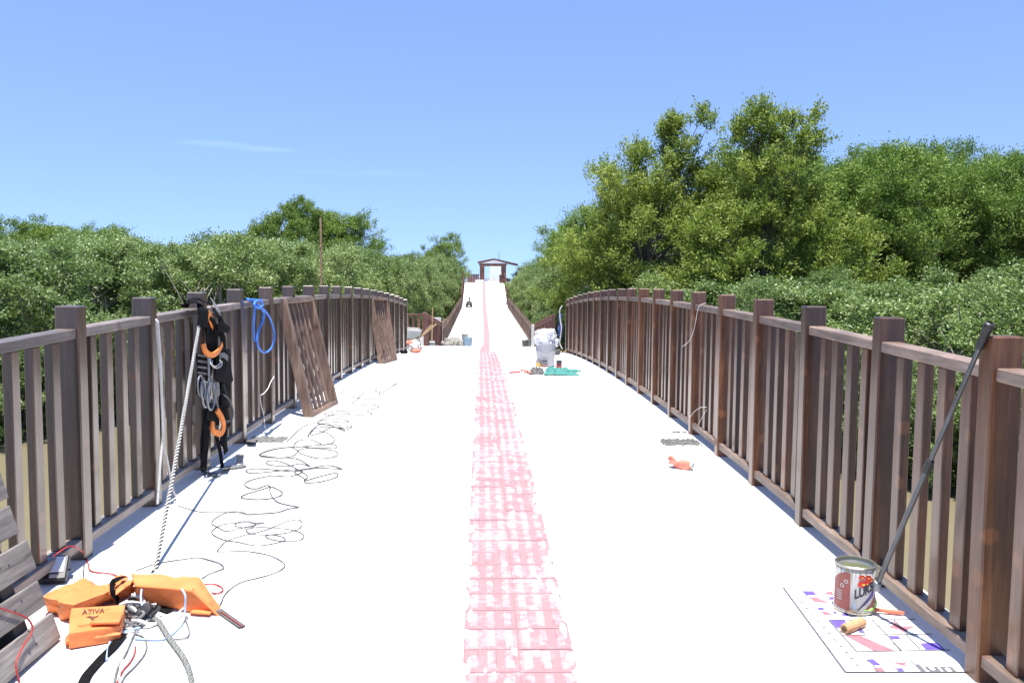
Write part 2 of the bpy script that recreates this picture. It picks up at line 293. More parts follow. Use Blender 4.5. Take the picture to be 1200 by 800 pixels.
# ---------------------------------------------------------------- object helpers
ROOTLOC = {}
def tag(o, label=None, cat=None, group=None, kind=None):
    if label: o['label'] = label
    if cat: o['category'] = cat
    if group: o['group'] = group
    if kind: o['kind'] = kind
    return o
def thing(name, loc, label, cat, group=None):
    o = bpy.data.objects.new(name, None); COL.objects.link(o); o.location = loc; o.empty_display_size = .1
    ROOTLOC[o] = V(loc); return tag(o, label, cat, group)
def root_of(o):
    while o.parent: o = o.parent
    return o
class MB:
    def __init__(s): s.v = []; s.f = []
    def add(s, vs, fs):
        n = len(s.v); s.v += [V(p) for p in vs]; s.f += [tuple(i+n for i in f) for f in fs]; return s
    def box(s, c, d, R=None):
        c = V(c); vs = []
        for x in (-.5, .5):
            for y in (-.5, .5):
                for z in (-.5, .5):
                    p = V((x*d[0], y*d[1], z*d[2]))
                    vs.append(c + (R @ p if R else p))
        return s.add(vs, [(0, 1, 3, 2), (4, 6, 7, 5), (0, 4, 5, 1), (2, 3, 7, 6), (0, 2, 6, 4), (1, 5, 7, 3)])
    def hexa(s, lo, hi):
        """eight-cornered solid, lo and hi are four corners each, anticlockwise seen from above"""
        return s.add(list(lo)+list(hi), [(3, 2, 1, 0), (4, 5, 6, 7), (0, 1, 5, 4), (1, 2, 6, 5), (2, 3, 7, 6), (3, 0, 4, 7)])
    def tube(s, pts, r, n=8, cap=True):
        pts = [V(p) for p in pts]; N = len(pts); rs = r if isinstance(r, (list, tuple)) else [r]*N
        up = None; vs = []
        for i, p in enumerate(pts):
            t = (pts[min(i+1, N-1)]-pts[max(i-1, 0)])
            t = t.normalized() if t.length > 1e-9 else V((0, 0, 1))
            if up is None: up = V((0, 0, 1)) if abs(t.z) < .9 else V((1, 0, 0))
            a = t.cross(up)
            if a.length < 1e-6: a = t.cross(V((.3, 1, .1)))
            a.normalize(); b = t.cross(a).normalized(); up = -b if b.dot(up) < 0 else b
            for k in range(n):
                q = 2*math.pi*k/n; vs.append(p + a*math.cos(q)*rs[i] + b*math.sin(q)*rs[i])
        fs = [(i*n+k, i*n+(k+1) % n, (i+1)*n+(k+1) % n, (i+1)*n+k) for i in range(N-1) for k in range(n)]
        if cap: fs += [tuple(range(n))[::-1], tuple((N-1)*n+k for k in range(n))]
        return s.add(vs, fs)
    def ribbon(s, pts, w, th, nrm):
        pts = [V(p) for p in pts]; N = len(pts); vs = []
        for i, p in enumerate(pts):
            t = (pts[min(i+1, N-1)]-pts[max(i-1, 0)]).normalized()
            nn = V(nrm[i]) if isinstance(nrm, list) else V(nrm)
            sd = t.cross(nn)
            sd = sd.normalized() if sd.length > 1e-6 else V((1, 0, 0)); nn = sd.cross(t).normalized()
            ww = w[i] if isinstance(w, list) else w
            for a, b in ((-1, -1), (1, -1), (1, 1), (-1, 1)): vs.append(p + sd*a*ww/2 + nn*b*th/2)
        fs = [(i*4+k, i*4+(k+1) % 4, i*4+4+(k+1) % 4, i*4+4+k) for i in range(N-1) for k in range(4)]
        fs += [(3, 2, 1, 0), tuple((N-1)*4+k for k in range(4))]
        return s.add(vs, fs)
    def lathe(s, c, prof, n=24, R=None, close=False):
        """profile of (radius, height), turned about local z at c"""
        c = V(c); vs = []
        rows = []
        for r, z in prof:
            row = []
            for k in range(n if r > 1e-6 else 1):
                q = 2*math.pi*k/n; p = V((r*math.cos(q), r*math.sin(q), z)); row.append(len(vs)); vs.append(c + (R @ p if R else p))
            rows.append(row)
        fs = []
        for a, b in zip(rows, rows[1:]):
            for k in range(n):
                k2 = (k+1) % n
                if len(a) == 1 and len(b) == 1: continue
                if len(a) == 1: fs.append((a[0], b[k2], b[k]))
                elif len(b) == 1: fs.append((a[k], a[k2], b[0]))
                else: fs.append((a[k], a[k2], b[k2], b[k]))
        shut = len(prof) > 2 and (V((*prof[0], 0))-V((*prof[-1], 0))).length < 1e-6
        if len(rows[0]) > 1 and not shut: fs.append(tuple(rows[0])[::-1])
        if len(rows[-1]) > 1 and not shut: fs.append(tuple(rows[-1]))
        return s.add(vs, fs)
    def pad(s, lo, hi, n=8, rnd=.3, wr=.006, seed=0, ws=9, power=6, bulge=0):
        """stuffed, wrinkled solid between eight corners"""
        lo = [V(p) for p in lo]; hi = [V(p) for p in hi]
        idx = {}; vs = []; fs = []
        def tri(p):
            x, y, z = ((q+1)/2 for q in p)
            def q4(c): return c[0]*(1-x)*(1-y)+c[1]*x*(1-y)+c[2]*x*y+c[3]*(1-x)*y
            return q4(lo)*(1-z)+q4(hi)*z
        def vert(p):
            k = tuple(round(q, 5) for q in p)
            if k not in idx:
                l = sum(abs(q)**power for q in p)**(1/power)
                q = V([c/l for c in p]); q = V(p)*(1-rnd)+q*rnd if l > 1 else q
                w = tri(q)
                cc = tri((0, 0, 0)); d = (w-cc); d = d.normalized() if d.length > 0 else d
                f = (1-p[0]**2)*(1-p[1]**2)+(1-p[1]**2)*(1-p[2]**2)+(1-p[0]**2)*(1-p[2]**2)
                w += d*(noise.noise(w*ws+V((seed, seed*2, 0)))*wr + noise.noise(w*ws*2.7+V((seed, 0, seed)))*wr*.5 + bulge*f)
                idx[k] = len(vs); vs.append(w)
            return idx[k]
        g = [-1+2*i/n for i in range(n+1)]
        for ax in range(3):
            for sg in (-1, 1):
                for i in range(n):
                    for j in range(n):
                        q = []
                        for a, b in ((i, j), (i+1, j), (i+1, j+1), (i, j+1)):
                            p = [0, 0, 0]; p[ax] = sg; p[(ax+1) % 3] = g[a]; p[(ax+2) % 3] = g[b]; q.append(vert(p))
                        fs.append(tuple(q if sg > 0 else q[::-1]))
        return s.add(vs, fs)
    def poly(s, pts, th=0.0):
        n = len(pts); pts = [V(p) for p in pts]
        if not th: return s.add(pts, [tuple(range(n))])
        up = V((0, 0, th))
        return s.add(pts+[p+up for p in pts], [tuple(range(n))[::-1], tuple(range(n, 2*n))]+[(i, (i+1) % n, n+(i+1) % n, n+i) for i in range(n)])
    def build(s, name, m, parent=None, smooth=False, origin=None, bevel=0.):
        rl = ROOTLOC[root_of(parent)] if parent else (V(origin) if origin is not None else V((0, 0, 0)))
        me = bpy.data.meshes.new(name); me.from_pydata([tuple(p-rl) for p in s.v], [], s.f); me.validate()
        if bevel:
            bm = bmesh.new(); bm.from_mesh(me); bmesh.ops.bevel(bm, geom=bm.edges[:]+bm.verts[:], offset=bevel, segments=1, affect='EDGES', clamp_overlap=True); bm.to_mesh(me); bm.free()
        me.materials.append(m)
        if smooth:
            for p in me.polygons: p.use_smooth = True
            me.set_sharp_from_angle(angle=math.radians(50))
        o = bpy.data.objects.new(name, me); COL.objects.link(o)
        if parent: o.parent = parent
        else: o.location = rl
        return o
def spline(pts, k=6):
    pts = [V(p) for p in pts]; out = []
    for i in range(len(pts)-1):
        p0, p1, p2, p3 = pts[max(i-1, 0)], pts[i], pts[i+1], pts[min(i+2, len(pts)-1)]
        for j in range(k):
            t = j/k
            out.append(.5*((2*p1)+(p2-p0)*t+(2*p0-5*p1+4*p2-p3)*t*t+(3*p1-p0-3*p2+p3)*t**3))
    out.append(pts[-1]); return out
def copy_part(src, parent, loc, rot=None, scale=None):
    c = src.copy(); COL.objects.link(c); c.parent = parent; c.location = loc
    if rot is not None: c.rotation_mode = 'QUATERNION'; c.rotation_quaternion = rot
    if scale is not None: c.scale = scale
    return c
def stick_mesh(name, dx, dy, dz, bev, m):
    b = MB(); b.box((0, 0, dz/2), (dx, dy, dz))
    me = bpy.data.meshes.new(name); me.from_pydata([tuple(p) for p in b.v], [], b.f)
    bm = bmesh.new(); bm.from_mesh(me); bmesh.ops.bevel(bm, geom=bm.edges[:], offset=bev, segments=1, affect='EDGES'); bm.to_mesh(me); bm.free()
    me.materials.append(m); return me
def mesh_obj(name, me, parent, loc, rot=None, scale=None):
    o = bpy.data.objects.new(name, me); COL.objects.link(o); o.parent = parent; o.location = loc
    if rot is not None: o.rotation_mode = 'QUATERNION'; o.rotation_quaternion = rot
    if scale is not None: o.scale = scale
    return o
def text_mesh(txt, size, bold=0., sp=1.):
    c = bpy.data.curves.new('lettering', 'FONT'); c.body = txt; c.size = size; c.offset = bold; c.space_character = sp; c.resolution_u = 3
    o = bpy.data.objects.new('lettering', c); COL.objects.link(o)
    dg = bpy.context.evaluated_depsgraph_get(); me = bpy.data.meshes.new_from_object(o.evaluated_get(dg))
    bpy.data.objects.remove(o); bpy.data.curves.remove(c)
    vs = [v.co.copy() for v in me.vertices]; fs = [tuple(p.vertices) for p in me.polygons]; bpy.data.meshes.remove(me)
    return vs, fs
def along(d):
    return V(d).normalized().to_track_quat('Z', 'Y')

# ---------------------------------------------------------------- setting: water, mud, deck, walkway
def sheet(name, pts, z, m):
    b = MB(); b.poly([(x, y, z) for x, y in pts]); o = b.build(name, m); return tag(o, kind='structure')
sheet('water', [(-6000, -400), (6000, -400), (6000, 8000), (-6000, 8000)], WATER_Z, M['water'])
SHORE_L = [(-40, -10), (-17, 7), (-11.6, 13.2), (-9.9, 17), (-8.2, 21), (-6.2, 25), (-4.6, 29), (-3.4, 34), (-3.0, 45), (-3.2, 70), (-3.4, 92)]
SHORE_R = [(30, -8), (14, 7), (8.2, 11.5), (6.9, 14), (6.0, 17.5), (4.9, 22), (3.9, 27), (3.0, 33), (2.6, 45), (2.3, 70), (2.2, 92)]
def rough_line(pl):
    out = []
    for (a, b), (c, d) in zip(pl, pl[1:]):
        n = 6
        for i in range(n):
            t = i/n; out.append((a+(c-a)*t+random.uniform(-.25, .25), b+(d-b)*t+random.uniform(-.2, .2)))
    return out+[pl[-1]]
def bank(name, shore, far):
    top = [V((x, y, WATER_Z+.06)) for x, y in rough_line(shore)]
    b = MB(); n = len(top); low = [p+V((-.5 if far > 0 else .5, -.15, -.2)) for p in top]; back = [V((far, p.y, WATER_Z+.25)) for p in top]
    b.add(low+top+back, [(i, i+1, n+i+1, n+i) for i in range(n-1)]+[(n+i, n+i+1, 2*n+i+1, 2*n+i) for i in range(n-1)])
    return tag(b.build(name, M['mud']), kind='structure')
bank('mud_bank', SHORE_L, -90); bank('mud_bank', SHORE_R, 90)

def ribbon_slab(name, ys, xl, xr, zf, th, m):
    b = MB(); n = len(ys); vs = []
    for y in ys: vs += [(xl(y), y, zf(y)), (xr(y), y, zf(y)), (xr(y), y, zf(y)-th), (xl(y), y, zf(y)-th)]
    fs = [(i*4+k, i*4+(k+1) % 4, i*4+4+(k+1) % 4, i*4+4+k) for i in range(n-1) for k in range(4)]
    fs += [(0, 1, 2, 3), ((n-1)*4+3, (n-1)*4+2, (n-1)*4+1, (n-1)*4)]
    b.add(vs, fs); return tag(b.build(name, m), kind='structure')
STRIP_W = .40
def strip_x(y): return .115 - .0105*(y-3)
TILE = .2
# deck in three ribbons so that the tactile strip lies in its own shallow recess
ys = [-3+i*(DECK_END+3)/76 for i in range(77)]
ribbon_slab('bridge_deck', ys, lambda y: -2.12, lambda y: strip_x(y)-STRIP_W/2-.004, deck_z, .28, M['concrete'])
ribbon_slab('bridge_deck', ys, lambda y: strip_x(y)+STRIP_W/2+.004, lambda y: 1.92, deck_z, .28, M['concrete'])
bed = ribbon_slab('tactile_strip', ys, lambda y: strip_x(y)-STRIP_W/2-.004, lambda y: strip_x(y)+STRIP_W/2+.004, lambda y: deck_z(y)-.003, .27, M['pink'])
bed['label'] = 'pink tactile paving strip of raised bar tiles down the white deck'
wy = [DECK_END+.02, 20.6, 25]+[25+i for i in range(1, 9)]+[33+i*1.5 for i in range(1, 23)]+[66+i*.95 for i in range(1, 11)]+[79, 90, 112]
ribbon_slab('walkway', wy, lambda y: walk_x(y)-1.95, lambda y: walk_x(y)+1.95, walk_z, .25, M['concrete'])
# the side landing that branches off to the left at the foot of the arch
b = MB(); b.box((-4.0, 23.6, walk_z(23.6)-.14), (3.9, 5.0, .24)); tag(b.build('side_landing', M['concrete']), kind='structure')
wy2 = [y for y in wy if y > 25]
ribbon_slab('walkway_tactile_strip', wy, lambda y: walk_x(y)-.05-.12, lambda y: walk_x(y)-.05+.16, lambda y: walk_z(y)+.006, .004, M['pink_worn'])
# bridge piers and edge beams
for x in (-1.75, 1.55):
    for y in (1.0, 7.5, 14.0, 19.4):
        b = MB(); b.lathe((x, y, WATER_Z-.6), [(.17, 0), (.17, deck_z(y)-.45-WATER_Z+.6)], 16); p = b.build('bridge_pier', M['concrete_old'], smooth=True); tag(p, kind='structure')
for x in (-1.75, 1.55):
    ribbon_slab('bridge_beam', ys[::4], lambda y: x-.14, lambda y: x+.14, lambda y: deck_z(y)-.275, .2, M['concrete_old'])
for y in range(27, 76, 6):
    for s in (-1.5, 1.5):
        b = MB(); b.lathe((walk_x(y)+s, y, WATER_Z-.6), [(.14, 0), (.14, walk_z(y)-.23-WATER_Z+.6)], 12); tag(b.build('walkway_pier', M['concrete_old'], smooth=True), kind='structure')

# tactile tiles, laid one by one
def tile_mesh():
    vs, fs, rs = [], [], []
    def addbox(x0, x1, y0, y1, z0, z1, ins, raised):
        n = len(vs)
        vs.extend([(x0, y0, z0), (x1, y0, z0), (x1, y1, z0), (x0, y1, z0), (x0+ins, y0+ins, z1), (x1-ins, y0+ins, z1), (x1-ins, y1-ins, z1), (x0+ins, y1-ins, z1)])
        q = [(4, 5, 6, 7), (0, 1, 5, 4), (1, 2, 6, 5), (2, 3, 7, 6), (3, 0, 4, 7)]
        fs.extend([tuple(i+n for i in f) for f in q]); rs.extend([raised]*5)
    h = TILE/2-.0008
    addbox(-h, h, -h, h, -.006, 0, .0015, 0)
    for x in (-.0667, 0, .0667): addbox(x-.019, x+.019, -.082, .082, 0, .005, .005, 1)
    me = bpy.data.meshes.new('tile'); me.from_pydata(vs, [], fs)
    a = me.attributes.new('raised', 'FLOAT', 'FACE'); a.data.foreach_set('value', rs)
    me.materials.append(M['pink']); return me
tm = tile_mesh(); n_t = 0; y = 1.9
while y < DECK_END-.1:
    for s in (-.5, .5):
        p = V((strip_x(y)+s*TILE, y, deck_z(y)+random.uniform(-.0012, .0012)))
        q = Matrix.Rotation(math.atan(-2*KARCH*(y-CREST)), 3, 'X').to_quaternion() @ Matrix.Rotation(.0105+random.uniform(-.006, .006), 3, 'Z').to_quaternion()
        mesh_obj('tile', tm, bed, p, q, (1, .84, 1)); n_t += 1
    y += TILE*.84+.001

# dried cement smears along both edges of the strip
g = MB(); rs_ = random.Random(21)
for i in range(420):
    y = 1.9+(DECK_END-2.2)*rs_.random()**1.25; sd_ = rs_.choice((-1, 1)); rx = rs_.uniform(.008, .035); ry_ = rs_.uniform(.02, .11)
    c = V((strip_x(y)+sd_*(STRIP_W/2-rs_.uniform(-.01, .022)), y, 0)); k_ = 9
    if rs_.random() < .35: c.x = strip_x(y)+rs_.uniform(-.19, .19); rx *= .6; ry_ *= .5
    ring = []
    for q in range(k_):
        a = 2*math.pi*q/k_; f = rs_.uniform(.55, 1.15); ring.append(c+V((rx*math.cos(a)*f, ry_*math.sin(a)*f, 0)))
    for q in ring: q.z = deck_z(q.y)+.0004
    top = [c+(q-c)*.72 for q in ring]
    for q in top: q.z = deck_z(q.y)+.0058+.0003*(i % 4)
    g.add(ring+top, [(q, (q+1) % k_, k_+(q+1) % k_, k_+q) for q in range(k_)]+[tuple(range(k_, 2*k_))])
tag(g.build('cement_smears', M['concrete']), 'pale dried cement smeared over the edges of the pink strip', 'cement', kind='stuff')

# ---------------------------------------------------------------- railings
POST_H = 1.2
def railing(name, label, posts, zf, side, m, hp=POST_H, group='bridge railings', nb=4, sx=1., skip_first=False, post_mats=None, rail_m=None, bay=True):
    """posts: list of (x of inner face, y of far face); side +1 right, -1 left"""
    r = thing(name, (posts[0][0], posts[0][1], zf(posts[0][1])), label, 'railing', group)
    o = ROOTLOC[r]; k = sx
    pm = stick_mesh('post', .11*k, .08*k, hp+.02, .006*k, m); bm_ = stick_mesh('baluster', .039*k, .064*k, hp-.105-.045-.06-.045, .004*k, m)
    rm = stick_mesh('rail', .085*k, .045*k, 1, .004, rail_m or m)
    P = []
    for i, (x, y) in enumerate(posts):
        c = V((x+side*.055*k, y-.04*k, zf(y)-.02)); P.append(c)
        q = Matrix.Rotation(random.uniform(-.006, .006), 3, 'Y').to_quaternion() @ Matrix.Rotation(random.choice((0, math.pi))+random.uniform(-.02, .02), 3, 'Z').to_quaternion()
        po = mesh_obj('post', pm, r, c-o, q)
        if post_mats and i in post_mats:
            po.data = pm.copy(); po.data.materials[0] = post_mats[i]; po['label'] = 'freshly stained orange brown post'
    for a, c in zip(P, P[1:]):
        xo = V((-side*.002*k, 0, .02))
        d = (c-a); n = d.normalized(); ga = a+n*.04*k+xo; gl = d.length-.08*k-.002
        xax = V((1, 0, 0)); xax = (xax-n*xax.dot(n)).normalized(); yax = n.cross(xax).normalized()
        R = Matrix((xax, yax, n)).transposed(); q = R.to_quaternion()
        for h in (hp-.105-.0225, .055+.0225):
            mesh_obj('rail', rm, r, ga+V((0, 0, h))-o + n*.001, q, (1, 1, gl))
        if bay:
            gap = (gl-nb*.064*k)/(nb+1)
            for j in range(nb):
                p = ga+n*(gap*(j+1)+.064*k*(j+.5))+V((random.uniform(-.004, .004), random.uniform(-.006, .006), .099))
                q2 = Matrix.Rotation(random.uniform(-.006, .006), 3, 'X').to_quaternion() @ Matrix.Rotation(random.choice((0, math.pi))+random.uniform(-.04, .04), 3, 'Z').to_quaternion()
                mesh_obj('baluster', bm_, r, p-o, q2)
    return r
XR, XL = 1.6947, -1.9062
PR = [(XR, 2.8225+.8294*i) for i in range(-3, 20)]
PL = [(XL, 3.9832+.852*i) for i in range(-4, 19)]
M['wood_orange'] = wood('wood_orange', (.085, .034, .016), (.15, .064, .028), (.22, .11, .055), (.25, .10, .04), rough=.36)
railing('bridge_railing', 'red brown timber railing along the right side of the white arched deck', PR, deck_z, 1, M['wood_red'], rail_m=M['rail_red'], post_mats={11: M['wood_orange'], 3: M['wood_orange']})
railing('bridge_railing', 'weathered grey brown timber railing along the left side with gear hung on it', PL, deck_z, -1, M['wood_grey'], rail_m=M['rail_grey'])
# ramp and walkway railings beyond the arch
def wl(y, s): return (walk_x(y)+s*1.8, y)
railing('ramp_railing', 'dark red sloping railing on the left of the far ramp beside the wheelbarrow', [(-1.84, 25+i*.84) for i in range(10)], walk_z, -1, M['wood_far'], hp=.98, group='ramp railings')
railing('ramp_railing', 'dark red sloping railing on the right of the far ramp behind the white bucket', [(1.86-.012*i, 25+i*.84) for i in range(10)], walk_z, 1, M['wood_far'], hp=.98, group='ramp railings')
railing('walkway_railing', 'low pale brown railing on the left of the long straight walkway', [wl(33.6+i*1.2, -1) for i in range(28)], walk_z, -1, M['wood_far_pale'], hp=.8, group='walkway railings')
railing('walkway_railing', 'low pale brown railing on the right of the long straight walkway', [wl(33.6+i*1.2, 1) for i in range(28)], walk_z, 1, M['wood_far_pale'], hp=.8, group='walkway railings')
railing('incline_railing', 'dark railing on the left of the steep far incline below the pavilion', [wl(66.6+i*1.0, -1) for i in range(10)], walk_z, -1, M['wood_far'], hp=1.1, group='incline railings')
railing('incline_railing', 'dark railing on the right of the steep far incline below the pavilion', [wl(66.6+i*1.0, 1) for i in range(10)], walk_z, 1, M['wood_far'], hp=1.1, group='incline railings')
# cross railing of the side landing, facing the viewer
r = thing('landing_railing', (-3.3, 25.2, walk_z(25)), 'short red brown picket railing across the side landing behind the wheelbarrow', 'railing')
for i in range(15):
    x = -1.98-i*.17
    if i % 7 == 0: MB().box((x, 25.3, walk_z(25)+.5), (.12, .1, 1.0)).build('post', M['wood_far'], r, bevel=.006)
    else: MB().box((x, 25.3, walk_z(25)+.62), (.085, .03, .56)).build('picket', M['wood_far'], r, bevel=.004)
for i in range(2):
    for h in (.93, .34): MB().box((-2.575-i*1.19, 25.3, walk_z(25)+h), (1.06, .045, .05)).build('rail', M['wood_far'], r, bevel=.004)
b = MB(); b.box((-3.35, 25.32, walk_z(25)+.13), (2.7, .16, .3)); tag(b.build('landing_kerb', M['concrete']), kind='structure')

# ---------------------------------------------------------------- trees
def foliage(seed, lobes, nb, sub, per, rb, spread, ll, lw, spray=0., outer=.5, up=.35):
    rg = np.random.default_rng(seed); lobes = np.array(lobes, float)
    wts = lobes[:, 3]*lobes[:, 4]+lobes[:, 4]*lobes[:, 5]+lobes[:, 3]*lobes[:, 5]; wts /= wts.sum()
    C = []; D = []
    ph = rg.uniform(0, 6.28, (len(lobes), 6))
    while len(C) < nb:
        k = rg.choice(len(lobes), p=wts); d = rg.normal(size=3); d /= np.linalg.norm(d)
        lump = .97+.20*math.sin(d[0]*5+ph[k, 0]+d[2]*4)+.17*math.sin(d[1]*7+ph[k, 1]-d[2]*5)+.08*math.sin(d[0]*11+ph[k, 2])*math.sin(d[1]*9+ph[k, 3])
        rr = (1-outer*rg.random()**1.6)*lump
        p = lobes[k, :3]+d*lobes[k, 3:]*rr
        q = np.sqrt((((p-lobes[:, :3])/lobes[:, 3:])**2).sum(1)); q[k] = 9
        if q.min() < .62 or p[2] < .05: continue
        C.append(p); D.append(d)
    B = np.array(C); BD = np.array(D); nc = nb*sub; bi = np.repeat(np.arange(nb), sub)
    # each bough is a dome of leafy twigs, fullest on its upper and outer side
    e = rg.normal(size=(nc, 3)); e /= np.linalg.norm(e, axis=1)[:, None]; e = e+BD[bi]*.55; e[:, 2] += .65; e /= np.linalg.norm(e, axis=1)[:, None]
    rad = rb*rg.uniform(.6, 1.45, nb)[bi]*(rg.random(nc)**.35)
    C = B[bi]+e*rad[:, None]*np.array([1, 1, .8]); C[:, 2] = np.maximum(C[:, 2], .1); D = e
    btone = rg.normal(0, .16, nb)[bi]
    n = nc*per
    ci = np.repeat(np.arange(nc), per)
    tw = D[ci]+rg.normal(size=(nc, 3))[ci]*.35; tw[:, 2] += up*1.5; tw /= np.linalg.norm(tw, axis=1)[:, None]
    g = rg.normal(size=(n, 3))*spread*rg.uniform(.6, 1.35, nc)[ci][:, None]
    P = C[ci]+g
    if spray: P = C[ci]+g*(.42+.3*rg.random(n))[:, None]+tw*((rg.random(n)-.35)*spray*rg.uniform(.5, 1.4, nc)[ci])[:, None]
    P[:, 2] = np.maximum(P[:, 2], .02)
    dr = rg.normal(size=(n, 3))*.75+tw*.8; dr[:, 2] += .1; dr /= np.linalg.norm(dr, axis=1)[:, None]
    nr = rg.normal(size=(n, 3))*.7+D[ci]*.5+np.array([0, 0, .75]); sd = np.cross(dr, nr); sd /= np.linalg.norm(sd, axis=1)[:, None]+1e-9
    nr = np.cross(sd, dr)
    l = ll*rg.uniform(.65, 1.3, n)[:, None]; w = lw*rg.uniform(.7, 1.25, n)[:, None]
    vs = np.empty((n, 4, 3)); mid = P+dr*l*.45
    vs[:, 0] = P; vs[:, 2] = P+dr*l-nr*l*.08; vs[:, 1] = mid+sd*w/2+nr*w*.18; vs[:, 3] = mid-sd*w/2+nr*w*.18
    tone = np.clip(rg.normal(.5, .26, n)+(rg.normal(0, .1, nc)+btone)[ci], 0, 1)
    return vs.reshape(-1, 3), n, tone, B, D
def leaf_obj_mesh(name, data, m):
    vs, n, tone = data[:3]
    me = bpy.data.meshes.new(name); me.vertices.add(4*n); me.vertices.foreach_set('co', vs.astype(np.float32).ravel())
    me.loops.add(6*n); b = np.arange(n)*4
    tri = np.stack([b, b+1, b+2, b, b+2, b+3], 1).ravel(); me.loops.foreach_set('vertex_index', tri.astype(np.int32))
    me.polygons.add(2*n); me.polygons.foreach_set('loop_start', (np.arange(2*n)*3).astype(np.int32)); 
    try: me.polygons.foreach_set('loop_total', np.full(2*n, 3, np.int32))
    except Exception: pass
    me.update(calc_edges=True)
    a = me.attributes.new('tone', 'FLOAT', 'FACE'); a.data.foreach_set('value', np.repeat(tone, 2).astype(np.float32))
    me.materials.append(m); return me
def limbs_mesh(name, seed, C, h0, r0, m, n=26, multi=1, wig=.12):
    rg = random.Random(seed); b = MB()
    zs = max(p[2] for p in C)
    for k in range(multi):
        ax, ay = (rg.uniform(-.5, .5), rg.uniform(-.5, .5)) if multi > 1 else (0, 0)
        top = V((ax*2+rg.uniform(-.3, .3), ay*2+rg.uniform(-.3, .3), zs*.72)); base = V((ax*.5, ay*.5, -.15))
        tr = spline([base, base.lerp(top, .3)+V((rg.uniform(-wig, wig), rg.uniform(-wig, wig), 0)), base.lerp(top, .65)+V((rg.uniform(-wig, wig)*2, rg.uniform(-wig, wig)*2, 0)), top], 5)
        b.tube(tr, [r0*(1-.78*i/(len(tr)-1)) for i in range(len(tr))], 8)
        for c in rg.sample(range(len(C)), min(n, len(C))):
            c = V(C[c]); i = min(len(tr)-2, max(2, int(len(tr)*rg.uniform(.2, .5)+len(tr)*.4*c.z/zs)))
            s = tr[i]
            if c.z < s.z-.3: s = tr[max(2, i//2)]
            mid = s.lerp(c, .5)+V((rg.uniform(-.15, .15), rg.uniform(-.15, .15), rg.uniform(-.05, .2)))
            pl = spline([s, mid, c], 4); r1 = r0*.34
            b.tube(pl, [r1*(1-.85*j/(len(pl)-1)) for j in range(len(pl))], 5)
    me = bpy.data.meshes.new(name); me.from_pydata([tuple(p) for p in b.v], [], b.f); me.materials.append(m)
    for p in me.polygons: p.use_smooth = True
    return me
VAR = {}
def variant(key, seed, lobes, nb, sub, per, rb, spread, ll, lw, leafm, bark, r0, **k):
    limb = k.pop('limb', 26); multi = k.pop('multi', 1)
    d = foliage(seed, lobes, nb, sub, per, rb, spread, ll, lw, **k)
    VAR[key] = (leaf_obj_mesh('crown', d, M[leafm]), limbs_mesh('trunk', seed, d[3], 1, r0, M[bark], limb, multi))
rg = random.Random(11)
for i in range(6):     # spreading mangroves, foliage down to the waterline, about five metres tall
    lob = [(0, 0, 3.0, 2.0, 2.0, 1.75)]
    for k in range(6):
        a = k*1.047+rg.uniform(-.4, .4); rr = rg.uniform(1.0, 1.6)
        lob.append((rr*math.cos(a), rr*math.sin(a), rg.uniform(1.2, 3.5), rg.uniform(.9, 1.35), rg.uniform(.9, 1.35), rg.uniform(.8, 1.3)))
    for k in range(3): lob.append((rg.uniform(-1.1, 1.1), rg.uniform(-1.1, 1.1), rg.uniform(3.9, 4.5), .75, .75, .6))
    for k in range(5): lob.append((1.6*math.cos(k*1.257+i), 1.6*math.sin(k*1.257+i), .85, .8, .8, .75))
    variant('mangrove%d' % i, 100+i, lob, 140, 10, 54, .42, .11, .088, .046, 'leaf_mangrove', 'bark_pale', .07, multi=3, limb=26, outer=.45, up=.3)
for i in range(4):     # tall feathery dark trees, about nine metres
    lob = [(0, 0, 5.0, 1.9, 1.9, 3.2)]
    for k in range(8):
        a = k*.785*1.3+rg.uniform(-.4, .4); rr = rg.uniform(.9, 1.7)
        lob.append((rr*math.cos(a), rr*math.sin(a), rg.uniform(2.4, 7.2), rg.uniform(.9, 1.3), rg.uniform(.9, 1.3), rg.uniform(1.0, 1.7)))
    for k in range(4): lob.append((rg.uniform(-1.2, 1.2), rg.uniform(-1.2, 1.2), rg.uniform(7.4, 8.3), .55, .55, .95))
    variant('dark%d' % i, 200+i, lob, 145, 9, 42, .50, .14, .12, .046, 'leaf_dark', 'bark', .12, spray=.55, outer=.5, up=.6)
lob = [(0, 0, 6.0, 2.3, 2.3, 2.0)]
for k in range(7): lob.append((1.9*math.cos(k*.9), 1.9*math.sin(k*.9), 5.6+.5*math.sin(k*2.), 1.35, 1.35, 1.15))
lob += [(.3, 0, 7.7, .9, .9, .7), (-.9, .2, 7.2, .8, .8, .7), (2.5, 0, 6.2, .8, .8, .9)]
variant('round', 260, lob, 190, 10, 44, .48, .14, .12, .05, 'leaf_dark', 'bark', .14, spray=.4, outer=.5, up=.5)
def tree(key, name, x, y, sc, label, cat, group=None, sz=None, rot=None, z=None):
    cm, tmz = VAR[key]
    t = thing(name, (x, y, WATER_Z+.05 if z is None else z), label, cat, group)
    t.rotation_euler = (0, 0, random.uniform(0, 6.28) if rot is None else rot); t.scale = (sc, sc, sz or sc)
    mesh_obj('trunk', tmz, t, (0, 0, 0)); mesh_obj('crown', cm, t, (0, 0, 0)); return t
def xshore(pl, y):
    for (a, b), (c, d) in zip(pl, pl[1:]):
        if b <= y <= d: return a+(c-a)*(y-b)/(d-b)
    return pl[-1][0]
rt = random.Random(5)
